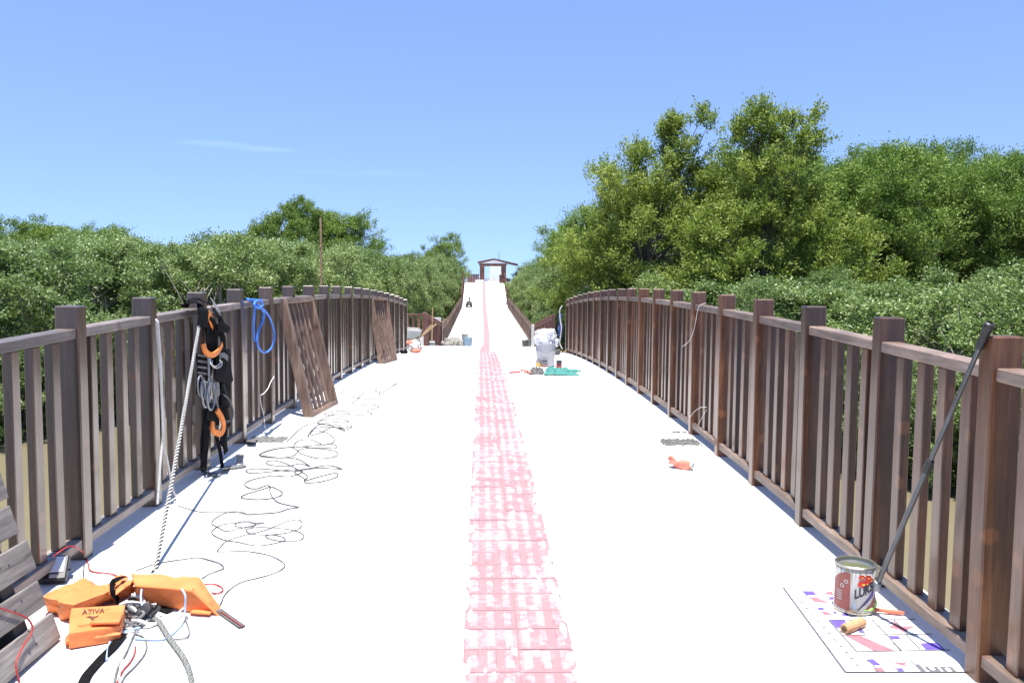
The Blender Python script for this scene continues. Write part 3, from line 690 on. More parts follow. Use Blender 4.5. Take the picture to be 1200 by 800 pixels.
# left belt
y = 8.5; row = 0
while y < 66:
    x0 = xshore(SHORE_L, y)-(1.4 if y < 30 else 2.5); k = 0
    step = 2.7 if y < 40 else 3.4
    lim = -(.60*y+4.5)
    while True:
        x = x0-k*step-(row % 2)*.9
        if x < lim or k > 11: break
        if not (y > 45 and k > 7):
            d = math.hypot(x, y); far = min(1., max(0., (d-16)/40))
            hgt = 4.05+1.0*far+rt.uniform(-.45, .3)
            if k == 0 and y > 26: hgt = 4.3+.3*far
            tree('mangrove%d' % rt.randrange(6), 'mangrove_tree', x+rt.uniform(-.4, .4), y+rt.uniform(-.5, .5), rt.uniform(.88, 1.08), 'grey green leafy mangrove in the dense belt left of the bridge', 'mangrove', 'mangroves in the left belt', sz=hgt/5.25)
        k += 1
    y += step*.95; row += 1
for y in range(68, 92, 4):
    tree('mangrove%d' % rt.randrange(6), 'mangrove_tree', -5.1+rt.uniform(-.4, .4), y, 1.0, 'grey green leafy mangrove in the dense belt left of the bridge', 'mangrove', 'mangroves in the left belt', sz=rt.uniform(.95, 1.05))
tree('round', 'spreading_tree', -12.0, 52, .88, 'tall round dark tree rising above the left mangrove belt behind the pole', 'tree', sz=.94)
tree('dark2', 'spreading_tree', -9.2, 53, 1.2, 'smaller dark tree just right of the tall round tree above the left belt', 'tree', sz=.84)
tree('dark0', 'spreading_tree', -4.5, 84, .95, 'dark tree close to the left of the far pavilion', 'tree', sz=.83)
for j, (u, y_, top) in enumerate(((5, 40, 263), (45, 44, 258), (95, 42, 262), (130, 46, 266), (-40, 38, 258))):
    p = at_y(u, top, y_)
    tree('dark%d' % (j % 4), 'background_tree', p.x, y_, 1.05, 'dark green tree showing above the far left end of the mangrove belt', 'tree', 'dark trees above the far left belt', sz=(p.z-WATER_Z)/9.1)
# knee high to head high bushes along the waterline
for pl, sg in ((SHORE_L, -1), (SHORE_R, 1)):
    y = 10.
    while y < 27:
        x = xshore(pl, y)+sg*rt.uniform(.1, .7)
        if abs(x) < .62*y+4:
            tree('mangrove%d' % rt.randrange(6), 'mangrove_bush', x, y, rt.uniform(.55, .7), 'low leafy mangrove bush at the water edge left of the bridge' if sg < 0 else 'low leafy mangrove bush at the water edge right of the bridge', 'mangrove', 'bushes at the left water edge' if sg < 0 else 'bushes at the right water edge', sz=rt.uniform(.36, .5))
        y += 1.5
# right bank: low mangroves along the water and the walkway
y = 9.5; row = 0
while y < 90:
    x0 = xshore(SHORE_R, y)+(1.4 if y < 28 else 2.0)
    for k in range(2 if y > 20 else 4):
        d = y; hgt = 3.2+.2*k+rt.uniform(-.25, .25)
        if y > 27: hgt = 4.15+rt.uniform(-.15, .25)+.004*y
        x = x0+k*2.6+(row % 2)*.5
        if x > .6*y+5: continue
        tree('mangrove%d' % rt.randrange(6), 'mangrove_tree', x+rt.uniform(-.3, .3), y+rt.uniform(-.4, .4), rt.uniform(.9, 1.05), 'low pale leafed mangrove on the right bank beside the bridge and walkway', 'mangrove', 'low mangroves on the right bank', sz=hgt/5.25)
    y += 2.6 if y < 40 else 3.4; row += 1
# right forest of taller dark trees
for y_ in (28, 31.5, 35.5, 40, 46):
    x = max(9.3, .33*y_)
    while x < .62*y_+4:
        p = at_y(1100, 178+rt.uniform(-9, 22), y_)
        tree('dark%d' % rt.randrange(4), 'forest_tree', x+rt.uniform(-.5, .5), y_+rt.uniform(-.7, .7), rt.uniform(.95, 1.15), 'tall dark green tree in the thick forest behind the right railing', 'tree', 'forest trees behind the right railing', sz=min(1.12, (p.z-WATER_Z)/9.1))
        x += 2.7
for (x, y_, s, z_) in ((4.6, 34, .9, .72), (5.0, 40, 1.0, .74), (6.8, 37, 1., .84), (4.9, 46, 1., .72)):
    tree('dark%d' % rt.randrange(4), 'forest_tree', x, y_, s, 'dark rounded tree on the left flank behind the tall right bank tree', 'tree', 'flank trees behind the tall tree', sz=z_)
# two individual tall trees beside the bridge
la = [(0, 0, 4.6, 2.2, 2.0, 2.4), (-1.5, -.2, 4.2, 1.4, 1.3, 1.5), (-2.1, 0, 3.0, 1.1, 1.2, 1.3), (1.2, -.3, 4.8, 1.5, 1.4, 1.7), (-.4, 0, 6.6, 1.3, 1.2, 1.3), (.7, .1, 7.5, 1.05, 1.0, 1.1), (1.2, 0, 8.3, .7, .7, .75), (.2, 0, 8.3, .65, .6, .6), (-1.0, 0, 7.0, .7, .7, .7), (2.0, -.4, 3.4, 1.3, 1.3, 1.2), (.2, -.8, 2.7, 1.8, 1.2, 1.2), (1.9, 0, 6.7, .8, .7, .9)]
variant('tall_a', 301, la, 250, 9, 48, .46, .12, .115, .046, 'leaf_tall', 'bark', .15, spray=.55, outer=.55, up=.55, limb=60)
lb = [(0, 0, 4.4, 1.9, 1.8, 2.2), (.1, 0, 6.6, 1.1, 1.1, 1.4), (.5, 0, 7.7, .85, .8, .8), (-.1, 0, 8.4, .6, .6, .7), (1.0, 0, 8.0, .7, .6, .6), (-.8, 0, 7.0, .6, .6, .8), (-.75, 0, 8.0, .28, .28, .5), (1.5, -.3, 4.6, 1.4, 1.3, 1.5), (2.3, -.5, 3.5, 1.3, 1.2, 1.4), (-1.3, -.3, 4.3, 1.2, 1.2, 1.4), (.6, -.9, 2.8, 1.7, 1.2, 1.2), (3.0, -.4, 2.7, 1.0, 1.0, 1.1), (-1.4, -.4, 2.6, 1.2, 1.1, 1.1)]
variant('tall_b', 302, lb, 240, 9, 48, .46, .12, .115, .046, 'leaf_tall', 'bark', .15, spray=.55, outer=.55, up=.55, limb=60)
tree('tall_a', 'tall_tree', 5.3, 27.5, 1.0, 'tall ragged yellow green tree nearest the walkway on the right bank', 'tree', rot=0, sz=.93)
tree('tall_b', 'tall_tree', 8.0, 24.5, 1.0, 'tall narrow topped tree with loose upper sprays behind the middle of the right railing', 'tree', rot=0, sz=.92)

# ---------------------------------------------------------------- far pavilion
def pv(u, v, y=88): return at_y(u, v, y)
PZ = walk_z(88); 
pav = thing('pavilion', (.3, 88, PZ), 'dark red timber gabled pavilion at the far end of the walkway', 'pavilion')
for x in (-.85, 1.45):
    for y_ in (88, 91.5):
        MB().box((x, y_, PZ+.9), (.46, .46, 1.8)).build('post', M['wood_far'], pav, bevel=.02)
for y_ in (88, 91.5): MB().box((.3, y_, PZ+1.93), (2.9, .4, .24)).build('beam', M['wood_far'], pav, bevel=.02)
ap = V((.42, 0, PZ+2.42)); le = V((-1.3, 0, PZ+2.07)); re = V((2.95, 0, PZ+1.86))
def slope(a, c, nm):
    up = V((0, 0, .16)); y0, y1 = V((0, 87.85, 0)), V((0, 92.2, 0))
    MB().hexa([a+y0, c+y0, c+y1, a+y1], [a+y0+up, c+y0+up, c+y1+up, a+y1+up]).build(nm, M['wood_far'], pav)
slope(le, ap+V((-.002, 0, 0)), 'roof_slope'); slope(ap+V((.002, 0, 0)), re, 'roof_slope')
MB().add([V((-.9, 87.8, PZ+2.07)), V((1.7, 87.8, PZ+2.07)), V((.42, 87.8, PZ+2.40)), V((-.9, 87.84, PZ+2.07)), V((1.7, 87.84, PZ+2.07)), V((.42, 87.84, PZ+2.40))], [(0, 1, 2), (5, 4, 3), (0, 3, 4, 1), (1, 4, 5, 2), (2, 5, 3, 0)]).build('gable', M['white_paint'], pav)
MB().tube([(.95, 89, PZ+2.4), (.95, 89, PZ+3.35)], .03, 6).build('mast', M['galv'], pav)
st = thing('white_slatted_stair', (.7, 93, PZ), 'white slatted stair like screen inside the far pavilion', 'stair')
for i in range(8): MB().box((.62, 93.2+i*.28, PZ+.12+i*.235), (1.3, .25, .07)).build('tread', M['white_paint'], st, bevel=.008)
for i in range(8): MB().box((.62, 93.31+i*.28, PZ+.2+i*.235), (1.28, .03, .09)).build('slat', M['white_paint'], st)
for x in (-.07, 1.31): MB().box((x, 94.2, PZ+1.0), (.07, .3, 2.0)).build('upright', M['white_paint'], st)
def low_wall(x0, x1, y_, h, label, mt):
    t = thing('low_wall', ((x0+x1)/2, y_, PZ), label, 'wall')
    n = max(3, int((x1-x0)/.17))
    for i in range(n):
        w = (x1-x0)/n; MB().box((x0+w*(i+.5), y_, PZ+h/2-.03), (w-.02, .06, h-.06)).build('board', mt, t)
    MB().box(((x0+x1)/2, y_, PZ+h-.03), (x1-x0+.1, .12, .07)).build('cap', mt, t)
low_wall(-2.35, -1.15, 87, .9, 'dark boarded low wall left of the pavilion posts', M['wood_far'])
low_wall(.95, 1.62, 86, .85, 'red boarded low wall at the right pavilion post', M['wood_far'])
for x, y_, w, h, lb in ((-1.05, 85, .9, .32, 'low white block at the foot of the left pavilion post'), (.3, 85.3, 1.1, .26, 'low white step in front of the slatted screen')):
    t = tag(MB().box((x, y_, PZ+h/2), (w, .4, h)).build('white_step', M['white_paint'], origin=(x, y_, PZ), bevel=.02), lb, 'step')

# ---------------------------------------------------------------- props near and far
# --- timber panels leaning on the left railing
def lean_panel(near, far, top_near, label, h=1.12):
    """near, far: the two foot corners on the deck; leans back onto the railing at X = XL"""
    near, far = V(near), V(far); w = far-near; wd = w.normalized(); W_ = w.length
    inset = near.x-top_near[0]; up = V((-inset, top_near[1]-near.y, 0)); up.z = math.sqrt(max(.1, h*h-up.length_squared)); up.normalize()
    nrm = wd.cross(up).normalized()
    if nrm.x < 0: nrm = -nrm
    upp = (up-wd*up.dot(wd)*.0).normalized()
    R = Matrix((wd, nrm, upp)).transposed()
    t = thing('railing_panel', near, label, 'railing panel', 'loose railing panels leaning on the left railing')
    c = lambda a, z, d=0: near+wd*a+upp*z+nrm*d
    for a in (.022, W_-.022): MB().box(c(a, h/2, -.045), (.044, .09, h), R).build('stile', M['wood_grey2'], t, bevel=.004)
    for z in (.0225, h-.0225): MB().box(c(W_/2, z, -.045), (W_-.09, .086, .044), R).build('rail', M['wood_grey2'], t, bevel=.004)
    for i in range(5):
        a = .044+(W_-.088)*(i+1)/6
        MB().box(c(a, h/2, -.055), (.040, .026, h-.092), R).build('baluster', M['wood_grey2'], t, bevel=.004)
    return t
M['wood_grey2'] = wood('wood_grey2', (.10, .062, .044), (.19, .125, .092), (.30, .225, .185), (.05, .025, .015), rand=.15, rough=.42)
a = on_deck(367, 489); b_ = on_deck(397, 473); 
lean_panel(a, b_, (XL+.01, a.y+.12), 'large slatted timber panel leaning on the left railing just right of the blue rope', 1.13)
a = on_deck(450, 426.5); b_ = on_deck(466, 422)
lean_panel(a, b_, (XL+.01, a.y+.30), 'smaller looking slatted panel leaning on the far end of the left railing', 1.13)

# --- wooden pallet leaning at the lower left
PB = on_deck(73, 751); lean = V((-.30, 0, 1)).normalized(); pn = V((1, 0, .30)).normalized(); py_ = V((0, -1, 0))
pal = thing('wooden_pallet', PB, 'weathered grey wooden pallet standing on edge against the left railing, nearest the viewer', 'pallet')
Rp = Matrix((py_, pn, lean)).transposed()
rp = random.Random(3)
for i in range(6):
    L_ = 1.25; off = rp.uniform(-.02, .03); tw = Matrix.Rotation(rp.uniform(-.014, .014), 3, 'Y')
    h0 = .065+i*.142
    o = MB().box((0, 0, 0), (.105+rp.uniform(-.008, .008), .018, L_)).build('board', M['pallet'], pal, bevel=.003)
    # board length runs along its own z
    Rb = Matrix((lean, -pn, py_)).transposed() @ Matrix.Rotation(rp.uniform(-.012, .012), 3, 'Y')
    c = PB+py_*(L_/2+off)+lean*h0-pn*.012
    o.data.transform(Matrix.Translation(ROOTLOC[pal])); o.location = c-PB; o.rotation_mode = 'QUATERNION'; o.rotation_quaternion = Rb.to_quaternion()
for a in (.16, .62, 1.1):
    MB().box(PB+py_*a+lean*.42-pn*.068, (.075, .09, .84), Rp).build('stringer', M['pallet_dark'], pal, bevel=.004)
for i in range(5):
    MB().box(PB+py_*.63+lean*(.09+i*.17)-pn*.125, (1.22, .018, .1), Rp).build('back_board', M['pallet'], pal, bevel=.003)
for i in range(6):
    for a in (.14, .19):
        MB().lathe(PB+py_*a+lean*(.065+i*.142+rp.uniform(-.02, .02))-pn*.003, [(0, .0), (.005, .0), (.004, .002), (0, .0022)], 8, Matrix((py_, lean, pn)).transposed()).build('nail', M['tin_dark'], pal)
def on_pallet(u, v, off=.006):
    d = ray(u, v); o = V((0, 0, CAM_H)); t = (PB+pn*off-o).dot(pn)/d.dot(pn); return o+d*t

def cable(name, pts, r, m, label, cat, group=None, n=6, k=5):
    b = MB().tube(spline(pts, k), r, n); o = b.build(name, m, smooth=True, origin=pts[0]); return tag(o, label, cat, group)
def dk(lst, h): return [on_deck(u, v, h+.0015*math.sin(i*2.3)) for i, (u, v) in enumerate(lst)]
cable('red_cable', [on_pallet(u, v, o) for u, v, o in ((-12, 708, .006), (0, 712, .006), (12, 716, .006), (24, 720, .006), (33, 725, .01), (38, 734, .012), (36, 743, .008), (30, 752, .006), (24, 763, .006), (19, 776, .006), (20, 788, .006), (23, 799, .006))], .0032, M['cable_red'], 'red cable draped over the boards of the grey pallet', 'cable')
p0 = at_x(62, 652, XL+.07); 
cable('red_cable', [p0, at_x(70, 646, XL+.09), at_x(80, 640, XL+.09), at_x(90, 641.5, XL+.12), on_deck(99, 649, .02)]+dk([(103, 659), (105, 667), (112, 670), (124, 671), (134, 673), (142, 677)], .006), .0032, M['cable_red'], 'red and black cable running from the flood light over the left bottom rail', 'cable')

# --- long thin black cable strewn on the deck
A = [(252, 716), (259, 706), (263, 697), (272, 688), (285, 681), (305, 676), (322, 671), (333, 664), (331, 658), (318, 651), (300, 647), (284, 645.5), (256, 646), (258, 641), (265, 634), (285, 627), (310, 621), (335, 611), (350, 608.5), (354, 614), (348, 620), (330, 625), (300, 626), (288, 621), (300, 617.5), (320, 618), (345, 621), (356, 627), (350, 633), (335, 634), (320, 632), (311, 628), (318, 626), (332, 629), (333, 633), (318, 637), (300, 639), (280, 635), (262, 632), (250, 626), (249, 621), (262, 614), (290, 612), (300, 614), (290, 618), (276, 616), (278, 612), (290, 610), (298, 612.5), (310, 612), (280, 619), (265, 622), (253, 616), (248, 613), (252, 607), (266, 600), (280, 599), (290, 602.5), (275, 600), (240, 600), (225, 597), (208, 592)]
B = [(290, 602.5), (305, 601.5), (325, 600), (337, 596), (350, 594), (340, 592), (327, 588.5), (320, 583), (316, 575), (318, 570), (325, 573), (331, 577), (325, 582), (305, 585), (285, 583.5), (284, 580.5), (300, 575), (316, 570), (312, 568.5), (300, 572.5), (290, 570.5), (287, 566), (298, 561), (320, 557), (340, 558), (355, 552), (340, 552), (320, 550), (300, 549), (288, 551), (294, 554), (310, 553), (340, 550), (358, 550), (372, 548), (395, 549), (401, 549), (385, 545), (365, 548), (345, 552), (356, 560), (358, 565), (370, 565), (385, 562), (395, 558), (393, 554), (375, 558), (356, 563), (360, 557), (340, 545), (325, 540), (313, 540), (315, 544), (335, 546), (352, 543), (363, 546), (350, 538), (335, 536), (315, 536), (304, 533), (318, 527), (340, 524), (348, 527), (345, 533), (330, 536), (310, 534), (304, 532), (320, 526), (348, 523), (370, 525), (392, 528), (394, 534), (375, 537), (355, 532), (350, 527), (370, 524), (393, 525), (390, 520), (365, 522), (345, 523), (350, 516), (365, 515), (380, 521), (392, 516), (385, 508), (370, 504), (362, 508), (361, 512), (366, 503), (380, 500), (400, 501), (413, 499), (405, 503), (390, 500), (375, 507), (364, 509), (372, 498), (395, 494), (409, 494), (400, 491), (380, 492), (372, 495), (390, 499), (404, 505), (395, 498), (375, 497), (374, 493), (392, 485), (410, 485), (400, 481), (380, 485), (400, 487), (420, 486), (436, 485), (430, 481), (440, 478), (444, 475), (432, 474), (412, 475), (420, 466), (430, 458), (445, 459), (438, 467), (420, 466), (400, 460), (415, 453), (435, 447), (450, 450), (465, 449), (455, 455), (445, 461), (440, 455), (455, 452), (472, 448)]
cable('tangled_cable', dk(A[:1]+A[1:], .005), .0026, M['cable_black'], 'thin black cable in loose loops on the deck behind the orange life vest', 'cable', k=4, n=5)
cable('tangled_cable', dk(B, .005), .0036, M['cable_black'], 'long thin black cable snaking in many loops from the harness to the far leaning panel', 'cable', k=4, n=5)
cable('tangled_cable', dk([(336, 517), (345, 508), (355, 500), (362, 497), (370, 495)], .005), .0034, M['cable_black'], 'short thin dark wire end lying beside the rubble filled slot by the left railing', 'cable', k=4, n=5)
cable('looped_cord', dk([(160, 668), (180, 661), (200, 657), (216, 655), (232, 653), (246, 656), (258, 660), (262, 665), (256, 668), (246, 672), (237, 677)], .006), .0028, M['cable_black'], 'thin dark cord loop emerging behind the right block of the orange vest', 'cord')
cable('looped_cord', dk([(240, 684), (250, 684), (259, 687), (261, 691), (255, 695), (248, 694)], .006), .0032, M['cable_red'], 'short dark red cord end poking out right of the orange vest', 'cord')

# --- LED flood light on the deck
fb = on_deck(62, 684); fc = fb+V((-.01, .03, .055))
t = thing('flood_light', fb, 'small black flood light lying tilted beside the left railing behind the orange vest', 'flood light')
Rf = Matrix.Rotation(math.radians(16), 3, 'Z') @ Matrix.Rotation(math.radians(38), 3, 'X')
fbody = MB().box(fc, (.115, .125, .036), Rf).build('body', M['black_plastic'], t, bevel=.005)
MB().box(fc+Rf @ V((0, .012, .0195)), (.088, .078, .004), Rf).build('lens', M['lamp_glass'], fbody)
MB().box(fc+Rf @ V((.006, -.046, .0195)), (.03, .016, .003), Rf).build('nameplate', M['tin_white'], fbody)
MB().tube([fc+Rf @ V((x, y_, z)) for x, y_, z in ((-.064, .0, -.01), (-.064, .03, -.055), (.064, .03, -.055), (.064, 0, -.01))], .005, 6).build('bracket', M['black_plastic'], t)
for i in range(5): MB().box(fc+Rf @ V((-.04+i*.02, 0, -.026)), (.004, .1, .016), Rf).build('fin', M['black_plastic'], fbody)

# --- orange life vest, unfolded
vb = on_deck(140, 712); vz = vb.z
vest = thing('life_vest', vb, 'orange block life vest lying unfolded with black straps on the deck', 'life vest')
G = lambda u, v, h=0.0: on_deck(u, v, h)
# right block
lo = [G(160, 709, .004), G(256, 720, .004), G(258, 711, .004), G(166, 696, .004)]
hi = [on_deck(159, 685, .105), on_deck(225, 691, .10), on_deck(233, 677, .105), on_deck(155, 671, .11)]
vest_edges = [(hi[0], hi[1]), (hi[1], hi[2]), (hi[0], hi[3]), (hi[1], lo[1]), (hi[2], lo[2])]
MB().pad(lo, hi, 20, .3, .014, 1, 13, 14, .002).build('right_block', M['jacket'], vest, True)
# left block, bent over
lo = [G(52, 716, .004), G(86, 727, .004), G(134, 700, .004), G(100, 690, .004)]
hi = [on_deck(51, 699, .075), on_deck(86, 709, .085), on_deck(131, 692, .09), on_deck(98, 677, .085)]
MB().pad(lo, hi, 20, .35, .022, 5, 14, 12, .002).build('left_block', M['jacket'], vest, True)
lo = [G(112, 700, .004), G(134, 705, .004), G(158, 697, .004), G(140, 688, .004)]
hi = [on_deck(108, 690, .08), on_deck(136, 697, .075), on_deck(160, 677, .1), on_deck(142, 674, .085)]
MB().pad(lo, hi, 18, .5, .026, 9, 18, 8, 0).build('collar', M['jacket'], vest, True)
for a_, b_ in vest_edges:
    k_ = spline([a_, a_.lerp(b_, .35)+V((0, 0, random.uniform(-.003, .002))), a_.lerp(b_, .7)+V((0, 0, random.uniform(-.003, .002))), b_], 4)
    MB().tube([q_+(V((0, 0, -.004))) for q_ in k_], .0045, 6).build('seam', M['jacket'], vest, True)
# front flap, tipped towards the viewer, and its folded lower edge
fl = [on_deck(80, 742, .065), on_deck(141, 733, .06), on_deck(147, 708, .075), on_deck(83, 712, .075)]
MB().pad([p-V((0, 0, .058)) for p in fl], fl, 16, .3, .002, 13, 12, 16, .001).build('front_flap', M['jacket'], vest, True)
lo = [G(74, 757, .003), G(140, 750, .003), G(141, 738, .003), G(79, 746, .003)]
hi = [on_deck(76, 752, .03), on_deck(140, 743, .032), on_deck(141, 733, .052), on_deck(80, 741, .055)]
MB().pad(lo, hi, 14, .35, .010, 17, 16, 12, .002).build('flap_edge', M['jacket'], vest, True)
pk = [on_deck(104, 729, .083), on_deck(140, 727.5, .083), on_deck(143, 717, .087), on_deck(122, 717, .087)]
MB().pad([p-V((0, 0, .012)) for p in pk], pk, 6, .5, .004, 21, 10, 8, .002).build('pocket_fold', M['jacket'], vest, True)
# lettering on the flap, printed; s runs left to right, t from the far edge to the near edge
def fs_(s, t, off=.0045):
    q_ = fl[3]*(1-s)*(1-t)+fl[2]*s*(1-t)+fl[1]*s*t+fl[0]*(1-s)*t
    return q_+V((0, -.1, 1)).normalized()*off
def vest_print(txt, s0, t0, ws, ht, bold=.0):
    vs, fs = text_mesh(txt, 1, bold); w = max(q_.x for q_ in vs); h = max(q_.y for q_ in vs)
    MB().add([fs_(s0+q_.x/w*ws, t0-q_.y/h*ht) for q_ in vs], fs).build('lettering', M['print_dark'], vest)
vest_print('ATIVA', .22, .34, .42, .20, .02)
em = [(0, 0), (.07, -.03), (.16, .02), (.25, -.03), (.21, .05), (.17, .06), (.165, .16), (.21, .19), (.12, .2), (.10, .10), (.07, .05)]
MB().add([fs_(.30+x, .46+y_) for x, y_ in em], [tuple(range(len(em)))]).build('emblem', M['print_dark'], vest)
for s0, t0, w, th_ in ((.17, .80, .42, .02), (.20, .10, .14, .012), (.62, .22, .1, .012)):
    MB().add([fs_(s0+x*w, t0+y_*th_-x*.03) for x, y_ in ((0, 0), (1, 0), (1, -1), (0, -1))], [(0, 1, 2, 3)]).build('print_line', M['print_dark'], vest)
# straps
MB().ribbon(spline([on_deck(134, 681, .115), on_deck(131, 686, .115), on_deck(132.5, 694, .10), on_deck(136, 700, .05), on_deck(139, 704, .02)]), .03, .004, (1, -.2, .3)).build('strap', M['black_web'], vest)
MB().ribbon(spline([on_deck(133, 681, .112), on_deck(140, 677, .118), on_deck(146, 675, .11)]), .022, .004, (0, -.6, 1)).build('strap', M['black_web'], vest)
MB().ribbon(spline([on_deck(146, 708, .02), on_deck(160, 701, .03), on_deck(175, 704, .02), on_deck(188, 711, .012), on_deck(199, 716, .008)]), .03, .004, (0, -.2, 1)).build('strap', M['black_web'], vest)
MB().ribbon(spline([on_deck(256, 714, .008), on_deck(264, 720, .006), on_deck(274, 727, .006), on_deck(284, 734, .006)]), .028, .004, (0, 0, 1)).build('strap', M['dark_cloth'], vest)
MB().ribbon(spline([on_deck(144, 742, .012), on_deck(133, 757, .008), on_deck(122, 768, .007), on_deck(112, 779, .006), on_deck(102, 791, .006), on_deck(97, 802, .006)]), .036, .004, (0, 0, 1)).build('strap', M['black_web'], vest)
MB().tube(spline([on_deck(258, 716, .012), on_deck(266, 721, .012), on_deck(276, 728, .012), on_deck(285, 734, .01)]), .0018, 5).build('piping', M['cable_red'], vest)
MB().pad([on_deck(u, v, .002) for u, v in ((222, 719), (246, 721), (250, 716), (226, 714))], [on_deck(u, v, .018) for u, v in ((223, 717), (246, 719), (249, 715), (227, 713))], 5, .5, .003, 4, 9, 6).build('tab', M['jacket'], vest, True)
# whistle and buckle heap beside the vest, with its cords
t = thing('gear_heap', on_deck(165, 720), 'small heap of grey rope, clips and cords between the two halves of the orange vest', 'rope heap')
rr = random.Random(8)
for i in range(11):
    c = on_deck(rr.uniform(150, 178), rr.uniform(708, 728), .02); a0 = rr.uniform(0, 6)
    pts = [c+V((.05*math.cos(a0+q*.7)*rr.uniform(.6, 1.1), .04*math.sin(a0+q*.7), .012*math.sin(q*1.3+i)+.004*i-.012)) for q in range(9)]
    for p in pts: p.z = max(p.z, deck_z(p.y)+.006)
    MB().tube(spline(pts, 4), rr.choice((.005, .006, .007)), 6).build('loop', rr.choice((M['grey_web'], M['rope_white'], M['rope_black'], M['grey_web'])), t, True)
MB().lathe(on_deck(172, 714, .045), [(0, -.02), (.02, -.018), (.026, 0), (.02, .018), (0, .02)], 14, Matrix.Rotation(.9, 3, 'X')).build('clip', M['black_plastic'], t, True)
MB().tube(spline([on_deck(160, 722, .02)+V((.03*math.cos(q), .02*math.sin(q), .01)) for q in (0, 1, 2, 3, 4, 5, 6.28)], 3), .004, 6).build('ring', M['steel'], t, True)
MB().tube(spline([on_deck(166, 690, .09), on_deck(165, 700, .07), on_deck(167, 710, .05), on_deck(172, 716, .04), on_deck(178, 722, .02)], 4), .004, 6).build('pale_cord', M['cord_blue'], t, True)
cordy = [([(213, 690, .115), (217, 697, .10), (217, 709, .06), (216, 722, .02), (212, 732, .006), (203, 741, .006), (193, 748, .006), (178, 749, .006), (158, 748, .006)], 'cord_blue', .0042, 'pale blue cord looping over the front of the right vest block'),
         ([(164, 735, .02), (152, 738, .01), (138, 743, .012), (130, 750, .008), (126, 760, .006), (125, 773, .006)], 'cord_blue', .0042, 'pale blue cord curving down left of the rope heap'),
         ([(215, 712, .03), (205, 720, .02), (190, 724, .012), (175, 725, .012), (166, 731, .01), (158, 742, .006), (150, 757, .006), (143, 774, .006), (140, 790, .006), (141, 803, .006)], 'rope_white', .0036, 'thin white string running from the rope heap to the front edge'),
         ([(160, 735, .012), (154, 750, .006), (147, 766, .006), (138, 782, .006), (134, 800, .006)], 'grey_web', .004, 'grey string running down the middle from the rope heap'),
         ([(158, 742, .006), (168, 746, .006), (172, 756, .006), (168, 768, .006), (157, 781, .006), (146, 792, .006), (141, 803, .006)], 'grey_web', .0032, 'thin dark string bowing out right of the grey string'),
         ([(159, 757, .006), (157, 767, .006), (151, 777, .006), (144, 785, .006), (137, 800, .006)], 'cable_red', .003, 'thin red string among the cords in front of the vest'),
         ([(216, 722, .01), (221, 735, .006), (221, 744, .006), (214, 748, .006), (200, 748, .006)], 'grey_web', .0028, 'fine grey string curl right of the pale blue cord')]
for pts, mm_, r_, lb in cordy:
    cable('loose_cord', [on_deck(u, v, h) for u, v, h in pts], r_, M[mm_], lb, 'cord', k=4)

def twisted_rope(parent, path, r, pitch, strands, seg=10):
    """three laid strands, as real helices around the path"""
    P = spline(path, 8); d = [0.]
    for a, b in zip(P, P[1:]): d.append(d[-1]+(b-a).length)
    T = d[-1]; n = max(8, int(T/pitch*seg))
    def at(s):
        for i in range(len(d)-1):
            if d[i+1] >= s: return P[i].lerp(P[i+1], (s-d[i])/max(1e-9, d[i+1]-d[i])), (P[i+1]-P[i]).normalized()
        return P[-1], (P[-1]-P[-2]).normalized()
    for k, (nm, m_) in enumerate(strands):
        pts = []
        for i in range(n+1):
            s = T*i/n; p, t = at(s); a = t.cross(V((.2, .9, .25))).normalized(); b = t.cross(a); q = 2*math.pi*(s/pitch+k/len(strands))
            pts.append(p+a*math.cos(q)*r*.55+b*math.sin(q)*r*.55)
        MB().tube(pts, r*.5, 5).build(nm, m_, parent, True)
# rope hanging from the harness to the deck, and its run past the vest
HX = XL+.045
t = thing('speckled_rope', on_deck(183, 664), 'black and white twisted rope stretched from the harness top down to the deck', 'rope')
foot = on_deck(183, 663, .01); top = at_x(233, 383, XL+.09)
twisted_rope(t, [top, top.lerp(foot, .3)+V((0, 0, -.01)), top.lerp(foot, .65)+V((0, 0, -.012)), foot, on_deck(179, 668, .01)], 0.0098, .046, [('white_strand', M['rope_white']), ('black_strand', M['rope_black'])]*2)
t = thing('speckled_rope', on_deck(200, 750), 'grey speckled rope curving from the rope heap to the front edge of the deck', 'rope')
twisted_rope(t, [on_deck(u, v, .013) for u, v in ((160, 726), (172, 723), (184, 726), (191, 735), (197, 745), (206, 757), (215, 770), (221, 783), (224, 795), (226, 806))], 0.0098, .046, [('pale_strand', M['rope_grey']), ('grey_strand', M['grey_web'])]*2)
t = thing('white_rope', at_x(186, 380, XL+.03), 'doubled white rope hanging down the third left post to the bottom rail', 'rope')
xw = XL+.025
pth = [at_x(u, v, xw) for u, v in ((183.5, 374), (185, 400), (188, 440), (190, 480), (191, 510), (188, 540), (184.5, 590))]
twisted_rope(t, pth, .0078, .03, [('strand', M['rope_white'])]*3)
pth = [at_x(u, v, xw+.02) for u, v in ((185, 376), (188, 420), (190, 470), (191.5, 515), (196, 540), (203, 575), (206, 580))]
twisted_rope(t, pth, .007, .03, [('strand', M['rope_white'])]*3)

# --- safety harness hung on the left railing
hz = thing('safety_harness', at_x(250, 540, XL+.08), 'black safety harness with orange pads and steel clips hung on the left railing', 'harness')
def hp(u, v, o=.05): return at_x(u, v, XL+o)
def web(pts, w, m_=None, name='strap', nrm=(1, -.45, .1), th=.004):
    MB().ribbon(spline([hp(*p) for p in pts], 5), w, th, nrm).build(name, m_ or M['black_web'], hz)
